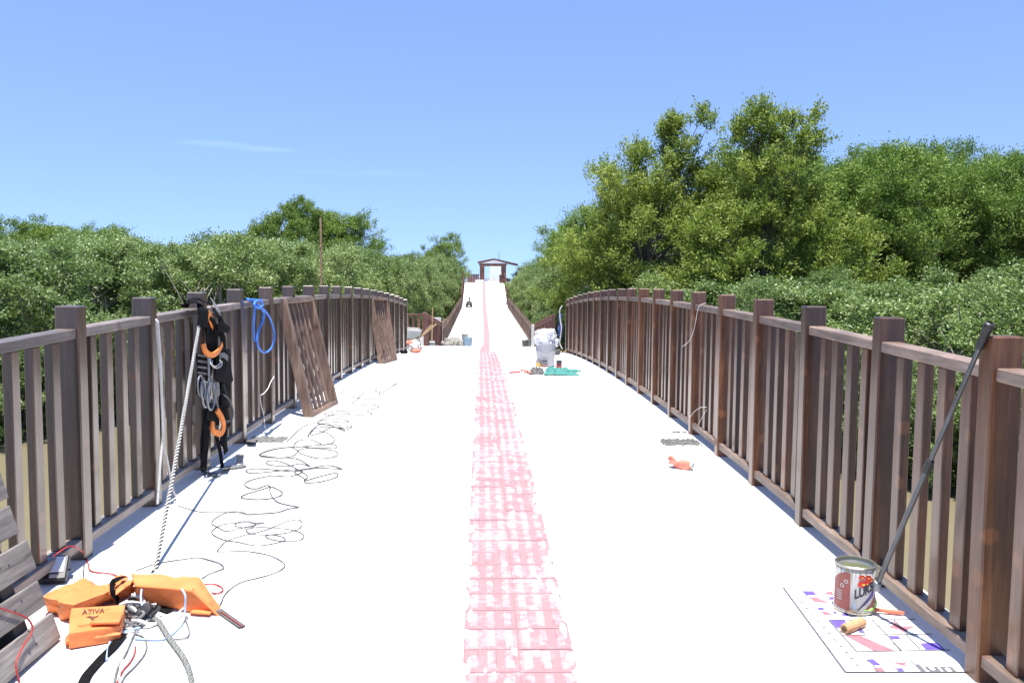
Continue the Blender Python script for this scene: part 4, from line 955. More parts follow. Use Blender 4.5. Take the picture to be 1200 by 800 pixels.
# over the top rail
web([(216, 360, -.04), (222, 353, .0), (233, 355, .03), (240, 362, .05), (244, 372, .06), (248, 384, .06)], .05, nrm=(.4, -.3, 1))
web([(220, 354, -.06), (230, 350, -.02), (240, 353, .02), (249, 360, .05), (256, 372, .07)], .04, nrm=(.3, -.3, 1))
web([(234, 356, .03), (236, 368, .06), (240, 380, .07), (246, 390, .06)], .06)
web([(248, 350, .0), (252, 357, .04), (256, 366, .07), (258, 380, .08)], .03, M['grey_web'])
MB().pad([hp(u, v, .05) for u, v in ((230, 382), (244, 386), (246, 362), (233, 358))], [hp(u, v, .10) for u, v in ((231, 380), (243, 384), (245, 364), (234, 360))], 6, .6, .012, 3, 14, 6).build('shoulder_pad', M['black_web'], hz, True)
# dangling flap at the right
MB().pad([hp(u, v, .09) for u, v in ((254, 388), (268, 391), (270, 383), (258, 374))], [hp(u, v, .12) for u, v in ((255, 387), (267, 390), (269, 384), (259, 376))], 5, .4, .008, 6, 14, 6).build('strap_flap', M['black_web'], hz, True)
web([(250, 362, .06), (257, 372, .10), (263, 381, .11), (269, 386, .11)], .032)
web([(243, 366, .08), (247, 374, .09), (250, 384, .08)], .045, M['orange_pad'], 'orange_strap')
web([(246, 372, .09), (252, 380, .10), (253, 390, .09), (250, 398, .08)], .03)
# back pads hanging down
MB().pad([hp(u, v, .04) for u, v in ((240, 402), (256, 410), (257, 380), (242, 376))], [hp(u, v, .075) for u, v in ((241, 402), (255, 409), (256, 381), (243, 377))], 6, .5, .012, 8, 12, 6).build('back_pad', M['black_web'], hz, True)
web([(238, 403, .09), (241, 412, .10), (248, 416, .11), (255, 412, .11), (260, 403, .10)], .034, M['orange_pad'], 'orange_pad', nrm=(1, -.3, -.1), th=.012)
MB().pad([hp(u, v, .04) for u, v in ((250, 445), (271, 452), (271, 408), (253, 412))], [hp(u, v, .10) for u, v in ((251, 444), (269, 451), (268, 410), (254, 413))], 8, .6, .016, 12, 11, 6, .01).build('hip_pad', M['black_web'], hz, True)
MB().pad([hp(u, v, .04) for u, v in ((258, 475), (270, 478), (271, 445), (258, 443))], [hp(u, v, .085) for u, v in ((259, 474), (269, 477), (270, 447), (259, 444))], 6, .6, .014, 14, 11, 6).build('hip_pad', M['black_web'], hz, True)
web([(257, 417, .11), (262, 416, .12), (267, 420, .11)], .035, M['grey_web'], 'label_tag')
for (u, v) in ((252, 423), (254, 425)):
    MB().tube(spline([hp(u+6*math.cos(q), v+6*math.sin(q), .115) for q in (-.4, .3, 1, 1.7, 2.4, 3.1, 3.6)], 4), .0045, 6).build('d_ring', M['steel'], hz, True)
# stack of elastic bars at the left and the folded shock pack
for i in range(8):
    web([(232, 416+i*3.4, .05), (238, 417+i*3.4, .06), (245, 418+i*3.4, .05)], .012, M['black_web' if i % 2 else 'grey_web'], 'web_loop', nrm=(1, -.4, 0))
web([(232, 414, .045), (233, 430, .05), (233, 446, .05), (232, 462, .05)], .035)
web([(244, 414, .06), (245, 440, .065), (246, 460, .07), (246, 480, .07)], .018, M['steel'], 'steel_bar')
# carabiners and hooks
def hook(cx, cy, w, h, o, r=.006):
    pts = [hp(cx+w*math.cos(q), cy+h*math.sin(q), o) for q in [i*2*math.pi/10 for i in range(11)]]
    MB().tube(spline(pts, 4), r, 7).build('carabiner', M['galv'], hz, True)
hook(235, 452, 3.2, 12, .085, .005); hook(241, 462, 4, 15, .10, .007); hook(247, 464, 4.5, 16, .11, .007); hook(238, 456, 2.5, 11, .115, .005)
web([(252, 448, .11), (253, 456, .115), (254, 464, .11)], .05, M['grey_web'], 'shock_pack', th=.02)
web([(246, 440, .10), (250, 455, .12), (254, 470, .11), (256, 480, .09)], .014, M['grey_web'], 'lanyard')
# lower leg straps
web([(243, 476, .05), (240, 495, .05), (238, 515, .05), (238, 535, .05), (239, 552, .045)], .045)
web([(258, 474, .07), (262, 490, .08), (262, 505, .075), (260, 520, .07)], .045)
web([(254, 480, .10), (260, 490, .115), (262, 500, .11), (258, 508, .10), (252, 506, .09)], .036, M['orange_pad'], 'leg_pad', nrm=(1, -.3, .1), th=.014)
web([(249, 494, .085), (249, 502, .09), (252, 508, .09)], .03, M['orange_pad'], 'leg_pad', th=.014)
# more webbing bunched behind
for k_, (ua, va, ub, vb_, o_, w_) in enumerate(((244, 376, 246, 410, .06, .06), (256, 384, 262, 412, .06, .05), (250, 408, 262, 448, .07, .06), (264, 410, 271, 448, .06, .05), (256, 440, 258, 486, .06, .05), (264, 446, 268, 500, .05, .05), (246, 466, 243, 500, .06, .05), (240, 480, 238, 548, .055, .05), (266, 492, 265, 530, .05, .045), (247, 408, 244, 446, .045, .05))):
    web([(ua, va, o_), ((ua+ub)/2+3*math.sin(k_*2.1), (va+vb_)/2, o_+.015), (ub, vb_, o_)], w_, th=.006)
MB().pad([hp(u, v, .05) for u, v in ((240, 492), (258, 500), (256, 474), (243, 470))], [hp(u, v, .08) for u, v in ((241, 491), (257, 499), (255, 475), (244, 471))], 6, .6, .01, 24, 12, 6).build('leg_pad', M['black_web'], hz, True)
MB().pad([hp(u, v, .04) for u, v in ((258, 522), (266, 526), (268, 496), (259, 494))], [hp(u, v, .075) for u, v in ((259, 521), (265, 525), (267, 497), (260, 495))], 6, .6, .01, 25, 12, 6).build('leg_pad', M['black_web'], hz, True)
web([(252, 506, .06), (256, 520, .07), (259, 536, .08), (261, 551, .09)], .03)
web([(262, 450, .10), (268, 470, .115), (273, 482, .115), (271, 492, .11), (264, 496, .10)], .012, M['rope_black'], 'loop')
MB().tube(spline([hp(u, v, .115) for u, v in ((262, 462), (270, 470), (273, 482), (270, 492), (263, 493))], 5), .004, 6).build('lanyard', M['grey_web'], hz, True)
# ends trailing on the deck
MB().ribbon(spline([hp(239, 545, .05), on_deck(240, 553, .01), on_deck(248, 555, .012), on_deck(256, 556, .01)]), .04, .005, [(1, -.3, .2)]*6+[(0, -.3, 1)]*20).build('strap_end', M['grey_web'], hz)
MB().ribbon(spline([on_deck(262, 549, .04), on_deck(266, 548, .012), on_deck(276, 547, .012), on_deck(287, 545, .012)]), .05, .008, (0, -.2, 1)).build('strap_end', M['grey_web'], hz)
MB().box(on_deck(281, 538, .03), (.055, .014, .07), Matrix.Rotation(-.3, 3, 'X')).build('buckle', M['steel'], hz, bevel=.005)
MB().box(on_deck(254, 556, .014), (.05, .035, .012)).build('buckle', M['galv'], hz, bevel=.004)

# --- blue rope coil on the rail
t = thing('blue_rope', at_x(300, 360, XL+.05), 'loop of bright blue rope tied over the left top rail', 'rope')
def bp_(u, v, o=.03): return at_x(u, v, XL+o)
def cord(pts, name='strand'): MB().tube(spline([bp_(*p) for p in pts], 6), .0085, 7).build(name, M['rope_blue'], t, True)
cord([(300, 356, .04), (308, 362, .05), (316, 372, .05), (321, 388, .045), (320.5, 402, .045), (315, 411, .045), (307, 412, .045), (301.5, 402, .045), (303, 388, .045), (308, 376, .045), (309, 366, .05), (303, 358, .05)])
cord([(291, 352, -.03), (296, 351, .01), (303, 352, .035), (308, 357, .05), (303, 361, .06), (298, 357, .05), (301, 352, .04), (307, 352, .02)], 'knot')
cord([(298, 354, .045), (298, 368, .04), (297, 385, .03), (298, 400, .03)], 'tail')
cord([(289, 350, -.06), (294, 352, -.01), (300, 356, .03), (306, 360, .05)], 'knot')

# --- thin twisted wires on the railings
def wire(pts, x, lb, m_='rope_white', r_=.004):
    cable('wire', [at_x(u, v, x+(p[0] if p else 0)) for u, v, *p in pts], r_, M[m_], lb, 'wire', k=5)
wire([(321, 441, .03), (317, 448, .035), (314, 455, .03), (309, 461, .035), (305, 464, .03), (306, 474, .03), (309, 486, .035), (310, 496, .05), (311.5, 504, .07)], XL, 'pale twisted wire hanging on the left railing before the leaning panel')
wire([(827, 355, -.04), (820, 358, -.02), (817, 366, -.01), (815, 378, -.02), (812, 390, -.03), (807, 400, -.03), (800, 406, -.03)], XR, 'thin pale wire drooping from the top rail of the right railing', 'rag', .0026)
wire([(828, 477, -.01), (822, 477, -.02), (815, 481, -.03), (809, 488, -.03), (806, 493, -.02)], XR, 'short bent wire sticking out low on the right railing', 'rag', .0024)
wire([(828, 480, 0), (822, 490, -.02), (817, 500, -.02)], XR, 'lower short wire beneath the bent wire on the right railing', 'rag', .0022)

# --- bamboo pole behind the left railing
p = at_y(375, 330, 13.5); q = at_y(375.5, 255, 13.5)
b = MB()
pp = [V((p.x, 13.5, WATER_Z-.3)), V((p.x+.02, 13.5, p.z)), V((q.x, 13.5, q.z))]
b.tube(spline(pp, 8), [.026-.01*i/16 for i in range(17)], 8)
for i in range(9):
    c = pp[0].lerp(pp[2], (i+1)/10); b.lathe(c, [(.02, -.01), (.027, 0), (.02, .01)], 8)
tag(b.build('bamboo_pole', M['bamboo'], smooth=True, origin=pp[0]), 'thin bamboo pole standing upright in the water behind the left railing', 'pole')

# --- rubble filled slots in the deck
def slot(poly, lb):
    pts = [on_deck(u, v, .003) for u, v in poly]
    b = MB(); n = len(pts); rr = random.Random(len(lb)); c = sum(pts, V())/n
    rim = []
    for i in range(n):
        for j in range(4): 
            q = pts[i].lerp(pts[(i+1) % n], j/4); rim.append(c+(q-c)*rr.uniform(.86, 1.08)); rim[-1].z = deck_z(rim[-1].y)+.003
    b.add(rim, [tuple(range(len(rim)))])
    x0, x1 = min(p.x for p in pts), max(p.x for p in pts); y0, y1 = min(p.y for p in pts), max(p.y for p in pts)
    t = b.build('rubble_slot', M['hole'], origin=c); tag(t, lb, kind='structure')
    g = MB()
    for i in range(150):
        p = V((rr.uniform(x0, x1), rr.uniform(y0, y1), 0)); p.z = deck_z(p.y)+.004; s = rr.uniform(.006, .017)
        g.lathe(p, [(0, -s*.4), (s, -s*.1), (s*rr.uniform(.5, .9), s*.5), (0, s*rr.uniform(.5, .8))], 5, Matrix.Rotation(rr.uniform(-.5, .5), 3, 'X'))
    o = g.build('pebbles', M['gravel'], origin=c); tag(o, 'dark gravel crumbs in the '+lb, 'gravel', kind='stuff')
slot([(776, 519), (784, 516), (812, 515), (818, 518), (816, 521), (780, 521.5)], 'broken slot in the deck at the foot of the right railing')
slot([(294, 515), (300, 512), (332, 512), (336, 514), (330, 517.5), (296, 518)], 'broken slot in the deck at the foot of the left railing')
tag(MB().pad([on_deck(u, v, .001) for u, v in ((287, 518.5), (301, 518.5), (302, 515), (289, 515))], [on_deck(u, v, .04) for u, v in ((288, 517.5), (299, 518), (300, 514.5), (290, 514.5))], 5, .6, .02, 3, 20, 6).build('concrete_lump', M['dark_cloth'], smooth=True, origin=on_deck(294, 518)), 'small dark lump at the left end of the left rubble slot', 'lump')
for i, (u, v) in enumerate(((790, 506), (795, 505.5), (802, 506))): 
    tag(MB().pad([on_deck(u+a, v+b_, .001) for a, b_ in ((-3, .5), (3, .5), (3, -.8), (-3, -.8))], [on_deck(u+a, v+b_, .008) for a, b_ in ((-2, .3), (2, .4), (2, -.5), (-2, -.5))], 3, .5, .003, i, 20, 4).build('mortar_scrap', M['gravel'], origin=on_deck(u, v)), 'flat grey mortar scrap beside the right railing behind the glove', 'scrap', 'mortar scraps behind the glove')

# --- red work glove
gb = on_deck(800, 549); t = thing('work_glove', gb, 'crumpled red work glove lying on the deck before the right railing', 'glove')
gx = V((.86, -.5, 0)); gy = V((.5, .86, 0)); gz = V((0, 0, 1))
def gp(a, b_, c): 
    p = gb+gx*a+gy*b_; p.z = deck_z(p.y)+c; return p
MB().pad([gp(-.05, -.03, .004), gp(.05, -.035, .004), (gp(.05, .03, .004)), gp(-.05, .035, .004)], [gp(-.045, -.02, .045), gp(.045, -.03, .05), gp(.05, .025, .055), gp(-.045, .025, .04)], 7, .6, .016, 2, 16, 6).build('palm', M['glove'], t, True)
for i, (a, b_, l, up) in enumerate(((-.045, -.028, .05, .02), (-.05, -.008, .06, .05), (-.05, .012, .055, .03), (-.045, .03, .045, .01))):
    MB().tube(spline([gp(a, b_, .025), gp(a-l*.5, b_+.004, .025+up), gp(a-l, b_+.01, .015+up*.8)], 4), [.012]*5+[.0115, .010, .008, .005], 8).build('finger', M['glove'], t, True)
MB().tube(spline([gp(.0, .03, .03), gp(-.02, .055, .04), gp(-.045, .062, .03)], 4), [.012]*6+[.010, .008, .005], 8).build('thumb', M['glove'], t, True)
MB().lathe(gp(.05, 0, .028), [(.020, 0), (.027, .02), (.026, .026), (.018, .02), (.012, .004)], 12, along(gx+V((0, 0, .1))).to_matrix()).build('cuff', M['rag'], t, True)

# --- drawing sheet on the deck by the right railing
SH = [on_deck(918, 688, .003), on_deck(991, 787, .003), None, None]
d1 = (SH[1]-SH[0]); e2 = V((on_deck(1127, 787, .003)-SH[1])); e2 = (on_deck(1100, 787, .003)-SH[1]).normalized()
SW = .62; d1n = d1.normalized(); SLn = d1.length
sheet_t = thing('drawing_sheet', SH[0], 'large white sheet printed with purple and pink shapes on the deck under the paint can', 'drawing sheet')
def sp(a, b_, h=0):
    """a: 0..1 from the far edge to the near edge, b_: metres across from the left edge"""
    p = SH[0]+d1*a+e2*b_; p.z = deck_z(p.y)+.003+h; return p
n = 10
b = MB(); vs = []
for i in range(n+1):
    for j in range(2): vs += [sp(i/n, j*SW)]
for i in range(n+1):
    for j in range(2): vs += [sp(i/n, j*SW, -.002)]
fs = [(i*2, i*2+1, i*2+3, i*2+2) for i in range(n)]+[(2*n+2+i*2+2, 2*n+2+i*2+3, 2*n+2+i*2+1, 2*n+2+i*2) for i in range(n)]
b.add(vs, fs).build('sheet', M['paper'], sheet_t)
def flat(pts, m_, nm, h=.0012): MB().add([sp(a, c, h) for a, c in pts], [tuple(range(len(pts)))]).build(nm, M[m_], sheet_t)
def line(p, q, w=.004, h=.0018, nm='printed_line'):
    w *= 1.45
    P, Q = sp(*p, h), sp(*q, h); d = (Q-P).normalized(); s_ = V((0, 0, 1)).cross(d)*w/2
    MB().add([P-s_, P+s_, Q+s_, Q-s_], [(0, 1, 2, 3)]).build(nm, M['line_grey'], sheet_t)
# the sheet's coordinates of photographed points
def sc(u, v):
    p = on_deck(u, v, .004)-SH[0]; A = np.array([[d1.x, e2.x], [d1.y, e2.y]]); s_ = np.linalg.solve(A, np.array([p.x, p.y])); return (float(s_[0]), float(s_[1]))
def q(*pts): return [sc(*p) for p in pts]
line((0, 0), (1, 0), .005); line((1, 0), (1, SW), .005); line((0, 0), (0, .06), .003)
for i in range(13):
    u = 926+i*(1004.5-926)/12; v = 690+i*(778-690)/12
    c = sc(u, v); flat([(c[0]-.008, c[1]-.010), (c[0]+.014, c[1]-.004), (c[0]+.002, c[1]+.014)], 'line_grey', 'marker')
# small figure at the top
flat(q((941, 692), (953, 692), (957, 697), (945, 697)), 'ink_purple', 'purple_shape'); flat(q((948, 699), (956, 699), (972, 706), (955, 705)), 'ink_pink', 'pink_shape')
flat(q((971, 699), (979, 698.5), (980, 702), (973, 702)), 'ink_purple', 'purple_shape'); flat(q((965, 694), (975, 692), (977, 697), (970, 696)), 'ink_pink', 'pink_shape')
flat(q((957, 712), (964, 711), (967, 714.5), (960, 714.5)), 'ink_purple', 'purple_shape'); flat(q((961, 716), (968, 715.5), (976, 720), (966, 720)), 'ink_pink', 'pink_shape')
flat(q((976, 716), (980, 716), (981, 718.5), (977, 718.5)), 'ink_purple', 'purple_shape'); flat(q((986, 718.5), (993, 718), (994, 721), (988, 721)), 'ink_purple', 'purple_shape')
flat(q((977, 712), (983, 711), (984, 715), (979, 714)), 'ink_pink', 'pink_shape')
line(sc(940, 691.5), sc(953, 706), .003); line(sc(961, 692), sc(973, 703), .003)
# middle figure with its frame
line(sc(971, 726), sc(1004, 763), .005); line(sc(971, 726), sc(1073, 725), .004); line(sc(1004, 763), sc(1113, 761), .005); line(sc(987, 743.5), sc(1092, 742.5), .004)
line(sc(1022, 725.5), sc(1057, 762), .004); line(sc(996, 726), sc(1013, 742), .004); line(sc(1061, 742), sc(1078, 760), .004); line(sc(1048, 726), sc(1064, 743), .004)
flat(q((972, 726.5), (990, 726.5), (994, 731), (986, 735), (980, 735)), 'ink_purple', 'purple_shape'); flat(q((1003, 735), (1009, 735), (1014, 741), (1008, 741)), 'ink_purple', 'purple_shape')
flat(q((990, 744), (1008, 744), (1050, 762.3), (1025, 762.5)), 'ink_pink', 'pink_shape')
flat(q((1048, 728), (1056, 733), (1073, 733), (1064, 737), (1060, 741), (1053, 737), (1040, 734), (1046, 732)), 'ink_pink', 'pink_shape')
flat(q((1041, 744.5), (1053, 744.5), (1056, 748.5), (1045, 748.5)), 'ink_purple', 'purple_shape'); flat(q((1078, 753), (1098, 752.5), (1108, 761), (1086, 762)), 'ink_purple', 'purple_shape')
def curve_line(pts, w=.003):
    c = [sc(*p) for p in pts]
    MB().ribbon(spline([sp(a, b_, .0021) for a, b_ in c], 4), w, .0004, (0, 0, 1)).build('printed_line', M['line_grey'], sheet_t)
curve_line([(1014, 739), (1022, 735), (1034, 733), (1044, 730), (1048, 727)]); curve_line([(1008, 744), (1028, 747), (1046, 753), (1055, 762)])
# lower figure and part of a word
flat(q((1014, 772), (1023, 771.5), (1033, 779), (1023, 778.5)), 'ink_purple', 'purple_shape'); flat(q((1023, 782), (1033, 781.5), (1037, 786), (1027, 786.5)), 'ink_pink', 'pink_shape')
flat(q((1049, 773), (1053, 776), (1062, 775), (1060, 778), (1064, 780), (1056, 779), (1051, 777)), 'ink_pink', 'pink_shape'); flat(q((1050, 782.5), (1057, 782), (1060, 786), (1053, 786.5)), 'ink_purple', 'purple_shape')
line(sc(1041, 772), sc(1054, 786), .003); line(sc(1018, 772), sc(1029, 786), .003); line(sc(1066, 772), sc(1080, 786), .003); line(sc(1048, 776.5), sc(1066, 776), .003)
wv, wf = text_mesh('lun', .115, .002)
w0 = sc(1080, 787.2); K = .62
MB().add([sp(w0[0]-.012-p.y*K*(1/SLn), w0[1]+p.x*.95, .0016) for p in wv], wf).build('lettering', M['line_grey'], sheet_t)

# --- paint can on the sheet
cb = on_deck(1000.5, 711.5, .006); can = thing('paint_can', cb, 'open white and maroon paint can with red flowers on its label', 'paint can')
CRD, CH = .0805, .195
f0 = math.atan2(-cb.y, -cb.x)                       # the side that faces the viewer
def cyl(th, z, dr=0.): return cb+V(((CRD+dr)*math.cos(f0+th), (CRD+dr)*math.sin(f0+th), z))
MB().lathe(cb, [(CRD-.003, 0), (CRD, .004), (CRD, CH-.008), (CRD-.004, CH-.004), (CRD-.006, CH-.03), (.0, CH-.032)], 36).build('can_body', M['tin_white'], can, True); canb = COL.objects[-1]
for z in (.004, CH-.004):
    MB().lathe(cb+V((0, 0, z)), [(CRD-.006, .004), (CRD-.001, .0055), (CRD+.002, .003), (CRD+.002, -.003), (CRD-.001, -.0055), (CRD-.006, -.004), (CRD-.006, .004)], 36).build('can_rim', M['tin_metal'], can, True)
MB().lathe(cb+V((0, 0, CH-.030)), [(0, .001), (CRD-.012, .0015), (CRD-.008, .003)], 28).build('leftover_paint', M['paint_inside'], can, True)
MB().tube([cyl(q_, CH-.012, .004) for q_ in (1.55, 1.62)], .012, 8).build('handle_ear', M['tin_metal'], can)
MB().tube(spline([cyl(1.58, CH-.012, .012), cyl(1.9, CH-.06, .03), cyl(2.4, CH-.10, .035), cyl(3.0, CH-.115, .035)], 4), .0022, 5).build('wire_handle', M['galv'], can, True)
def patch(name, m_, t0, t1, lo_, hi_, dr=.0007, n=12):
    vs = []; 
    for i in range(n+1):
        f = i/n; th = t0+(t1-t0)*f
        vs += [cyl(-th if False else th, lo_(f), dr), cyl(th, hi_(f), dr)]
    # theta grows anticlockwise from above: to the viewer's right
    MB().add(vs, [(2*i, 2*i+2, 2*i+3, 2*i+1) for i in range(n)]).build(name, M[m_], canb)
patch('maroon_panel', 'tin_maroon', -1.25, -.20, lambda f: .016, lambda f: .125+.06*math.sin(min(1, f*1.0)*math.pi*.5)*(1-.25*f))
patch('label_stripe', 'tin_maroon', -1.0, -.30, lambda f: .014, lambda f: .045, .0012)
patch('label_stripe', 'tin_dark', -.05, .2, lambda f: .006, lambda f: .010, .0012)
def ell(name, m_, th, z, rt_, rz, dr=.0009, n=14, rot_=0.):
    vs = [cyl(th, z, dr)]
    for i in range(n):
        a = 2*math.pi*i/n; k_ = 1+.13*math.sin(a*5+th*7)
        x, y_ = rt_*math.cos(a)*k_, rz*math.sin(a)*k_; vs.append(cyl(th+(x*math.cos(rot_)-y_*math.sin(rot_))/CRD, z+x*math.sin(rot_)+y_*math.cos(rot_), dr))
    MB().add(vs, [(0, i+1, (i+1) % n+1) for i in range(n)]).build(name, M[m_], canb)
for th, z, a, c in ((.40, .130, .022, .016), (.33, .158, .013, .010), (.66, .155, .015, .012), (.85, .142, .014, .012), (.62, .132, .014, .011)):
    ell('flower', 'tin_red', th, z, a, c); ell('flower_centre', 'tin_yellow', th+.03, z-.002, a*.32, c*.32, .0014)
for th, z in ((-.42, .132), (-.62, .112)): ell('badge', 'tin_white', th, z, .009, .009, .0016); ell('badge_mark', 'tin_maroon', th, z, .005, .005, .002)
for i in range(5): patch('small_print', 'tin_white', -.95, -.62, lambda f, i=i: .05+i*.009, lambda f, i=i: .053+i*.009, .0012, 6)
for i in range(4): patch('small_print', 'cord_blue', -.02, .09, lambda f, i=i: .024+i*.008, lambda f, i=i: .028+i*.008, .0012, 3)
patch('swoosh', 'ink_black', .18, 1.25, lambda f: .018+.075*f, lambda f: .022+.11*f-.015*f*f, .0009)
patch('swoosh', 'ink_purple', .30, 1.2, lambda f: .030+.068*f, lambda f: .030+.082*f, .0013)
patch('swoosh', 'tin_maroon', .50, 1.4, lambda f: .016, lambda f: .018+.06*f, .0013)
vs, fs = text_mesh('LUKSCOLOR', .050, .0022, .95)
MB().add([cyl(.0+p.x*.70/CRD, .066+p.y*1.05+p.x*.34, .0016) for p in vs], fs).build('lettering', M['ink_black'], canb)
for i, (th, w_, l_) in enumerate(((-1.1, .10, .02), (-.75, .05, .045), (-.45, .14, .018), (-.16, .05, .06), (.02, .03, .035), (.2, .09, .02), (.5, .06, .03), (.9, .12, .022))): patch('paint_drip', 'drip_paint', th, th+w_, lambda f, l_=l_: CH-.008-l_*(1-abs(2*f-1)**2), lambda f: CH-.006, .0013, 6)

# --- extension pole with its frame, leaning from the can to the post
pl0 = at_y(1028, 684, 3.27)
pl1 = at_x(1160, 379, 1.683)
t = thing('extension_pole', pl0, 'grey metal extension pole leaning from the paint can up to the right railing', 'pole')
dpl = (pl1-pl0); L_ = dpl.length; dn = dpl.normalized()
MB().tube([pl0, pl0+dn*L_*.52], .0105, 12).build('outer_tube', M['pole_metal'], t, True)
MB().tube([pl0+dn*L_*.5, pl0+dn*(L_-.09)], .0085, 12).build('inner_tube', M['pole_metal'], t, True)
MB().lathe(pl0+dn*L_*.5, [(.0, -.03), (.0145, -.028), (.0155, 0), (.0145, .028), (0, .03)], 12, along(dn).to_matrix()).build('clamp', M['black_plastic'], t, True)
MB().lathe(pl1-dn*.1, [(0, 0), (.0125, .002), (.0145, .02), (.0145, .075), (.0165, .08), (.0165, .1), (.009, .104), (.009, .09)], 12, along(dn).to_matrix()).build('grip', M['black_plastic'], t, True)
MB().lathe(pl0-dn*.03, [(0, 0), (.015, .002), (.018, .012), (.018, .04), (.0125, .045)], 12, along(dn).to_matrix()).build('ferrule', M['galv'], t, True)
MB().tube(spline([pl0-dn*.02, pl0-dn*.06+V((-.005, -.005, 0)), on_deck(1026, 702, .055), on_deck(1022, 708, .02), on_deck(1018, 712, .012)], 5), .006, 8).build('frame_wire', M['rag'], t, True)
# --- brush with green tape and red handle
bb = on_deck(1015, 714, .012)
t = thing('paint_brush', bb, 'paint brush with green tape and a red handle lying beside the paint can', 'paint brush')
p0, p1, p2, p3 = on_deck(990, 715, .022), on_deck(1007, 714, .022), on_deck(1020, 713, .02), on_deck(1060, 718, .014)
MB().pad([on_deck(990, 717, .005), on_deck(1000, 717, .005), on_deck(1000, 711, .005), on_deck(990, 712, .005)], [on_deck(990, 717, .018), on_deck(1000, 717, .026), on_deck(1000, 711, .026), on_deck(991, 712, .018)], 6, .4, .006, 3, 40, 8).build('bristles', M['bristle'], t)
MB().pad([on_deck(999, 717, .004), on_deck(1011, 716, .004), on_deck(1011, 711, .004), on_deck(999, 711, .004)], [on_deck(999, 717, .026), on_deck(1011, 716, .026), on_deck(1011, 711, .026), on_deck(999, 711, .026)], 5, .3, .001, 3, 40, 8).build('ferrule', M['tin_metal'], t, True)
MB().pad([on_deck(1010, 717, .004), on_deck(1024, 717, .004), on_deck(1029, 705, .004), on_deck(1017, 705, .004)], [on_deck(1012, 716, .03), on_deck(1023, 715, .03), on_deck(1029, 703, .05), on_deck(1019, 702, .05)], 7, .6, .014, 6, 30, 5).build('green_tape', M['tape_green'], t, True)
MB().tube(spline([p2, p2.lerp(p3, .3), p2.lerp(p3, .7), p3], 4), [.009, .0085, .008, .008, .008, .0085, .009, .0095, .0095, .009, .008, .007, .004], 8).build('handle', M['brush_red'], t, True)
# --- roller sleeve
a, c = on_deck(989, 737, .02), on_deck(1011, 728, .02); ax = (c-a).normalized()
t = thing('roller_sleeve', on_deck(1000, 733), 'tan paint roller sleeve lying on the printed sheet', 'roller sleeve')
MB().lathe(a, [(.009, .002), (.018, 0), (.0205, .006), (.0205, (c-a).length-.006), (.018, (c-a).length), (.0, (c-a).length-.001)], 18, along(ax).to_matrix()).build('nap', M['sleeve'], t, True)
MB().lathe(a-ax*.001, [(.0, .004), (.008, .003), (.0095, 0), (.0095, .002)], 14, along(ax).to_matrix()).build('core', M['bristle'], t, True)

# --- white bucket with sacks and the small tins round it, far down the deck
wb = on_deck(641, 431); wx, wy_ = wb.x, wb.y+.36
t = thing('white_bucket', (wx, wy_, deck_z(wy_)), 'white plastic bucket overfilled with white bags on the right of the deck', 'bucket')
pz = deck_z(wy_)
MB().lathe((wx, wy_, pz), [(0, .003), (.135, .003), (.138, .01), (.160, .36), (.168, .365), (.168, .38), (.158, .382), (.154, .36), (.12, .34), (0, .34)], 28).build('bucket_body', M['plastic_white'], t, True)
for q_ in (.25, .30): MB().lathe((wx, wy_, pz+q_), [(.150, -.006), (.162, -.005), (.163, .005), (.152, .006), (.150, -.006)], 28).build('hoop', M['plastic_white'], t, True)
MB().tube(spline([V((wx-.168, wy_, pz+.33)), V((wx-.12, wy_-.13, pz+.26)), V((wx, wy_-.185, pz+.23)), V((wx+.12, wy_-.13, pz+.26)), V((wx+.168, wy_, pz+.33))], 5), .004, 6).build('bail', M['galv'], t, True)
def blob(c, r, seed, nm, pr, m_, sq=(1, 1, 1), wr=.03):
    c = V(c); e = [V((x*r*sq[0], y_*r*sq[1], z*r*sq[2])) for z in (-1, 1) for x, y_ in ((-1, -1), (1, -1), (1, 1), (-1, 1))]
    MB().pad([c+p for p in e[:4]], [c+p for p in e[4:]], 9, 1., wr, seed, 14, 2.6).build(nm, m_, pr, True)
for i, (x, z, r_) in enumerate(((-.06, .50, .082), (.055, .515, .09), (.0, .42, .125), (.095, .40, .09), (-.10, .405, .075), (.13, .36, .06))):
    blob((wx+x, wy_-.025*((i*2) % 3), pz+z), r_, i*3+1, 'white_bag', t, M['bag_film'], (1.05, 1, .9), .05)
def tin(u, v, r_, h, bands, lb, lid='tin_metal'):
    p = on_deck(u, v); tt = thing('small_tin', p, lb, 'tin')
    MB().lathe(p, [(r_-.002, 0), (r_, .003), (r_, h-.003), (r_-.002, h), (r_-.008, h-.004), (0, h-.005)], 22).build('tin_body', M['tin_white'], tt, True); tb = COL.objects[-1]
    for z0, z1, mm_ in bands: MB().lathe(p, [(r_+.0006, z0*h), (r_+.0012, z0*h+.001), (r_+.0012, z1*h-.001), (r_+.0006, z1*h)], 22).build('label_band', M[mm_], tb, True)
    MB().lathe(p+V((0, 0, h-.001)), [(r_-.006, .0), (r_+.002, .001), (r_+.002, .004), (r_-.006, .005)], 22).build('tin_rim', M[lid], tt, True)
tin(631, 429.5, .040, .095, ((.05, .3, 'tin_yellow'), (.38, .62, 'tin_yellow'), (.68, .76, 'tin_maroon')), 'yellow banded tin at the left foot of the white bucket')
tin(638, 430, .040, .115, ((.04, .3, 'tin_maroon'), (.4, .6, 'tin_dark'), (.7, .95, 'tin_dark')), 'dark purple banded tin in front of the white bucket')
tin(655, 434, .041, .15, ((.04, .5, 'tin_red'), (.55, .78, 'tin_maroon'), (.8, .96, 'tin_dark')), 'tall red tin at the right of the white bucket')
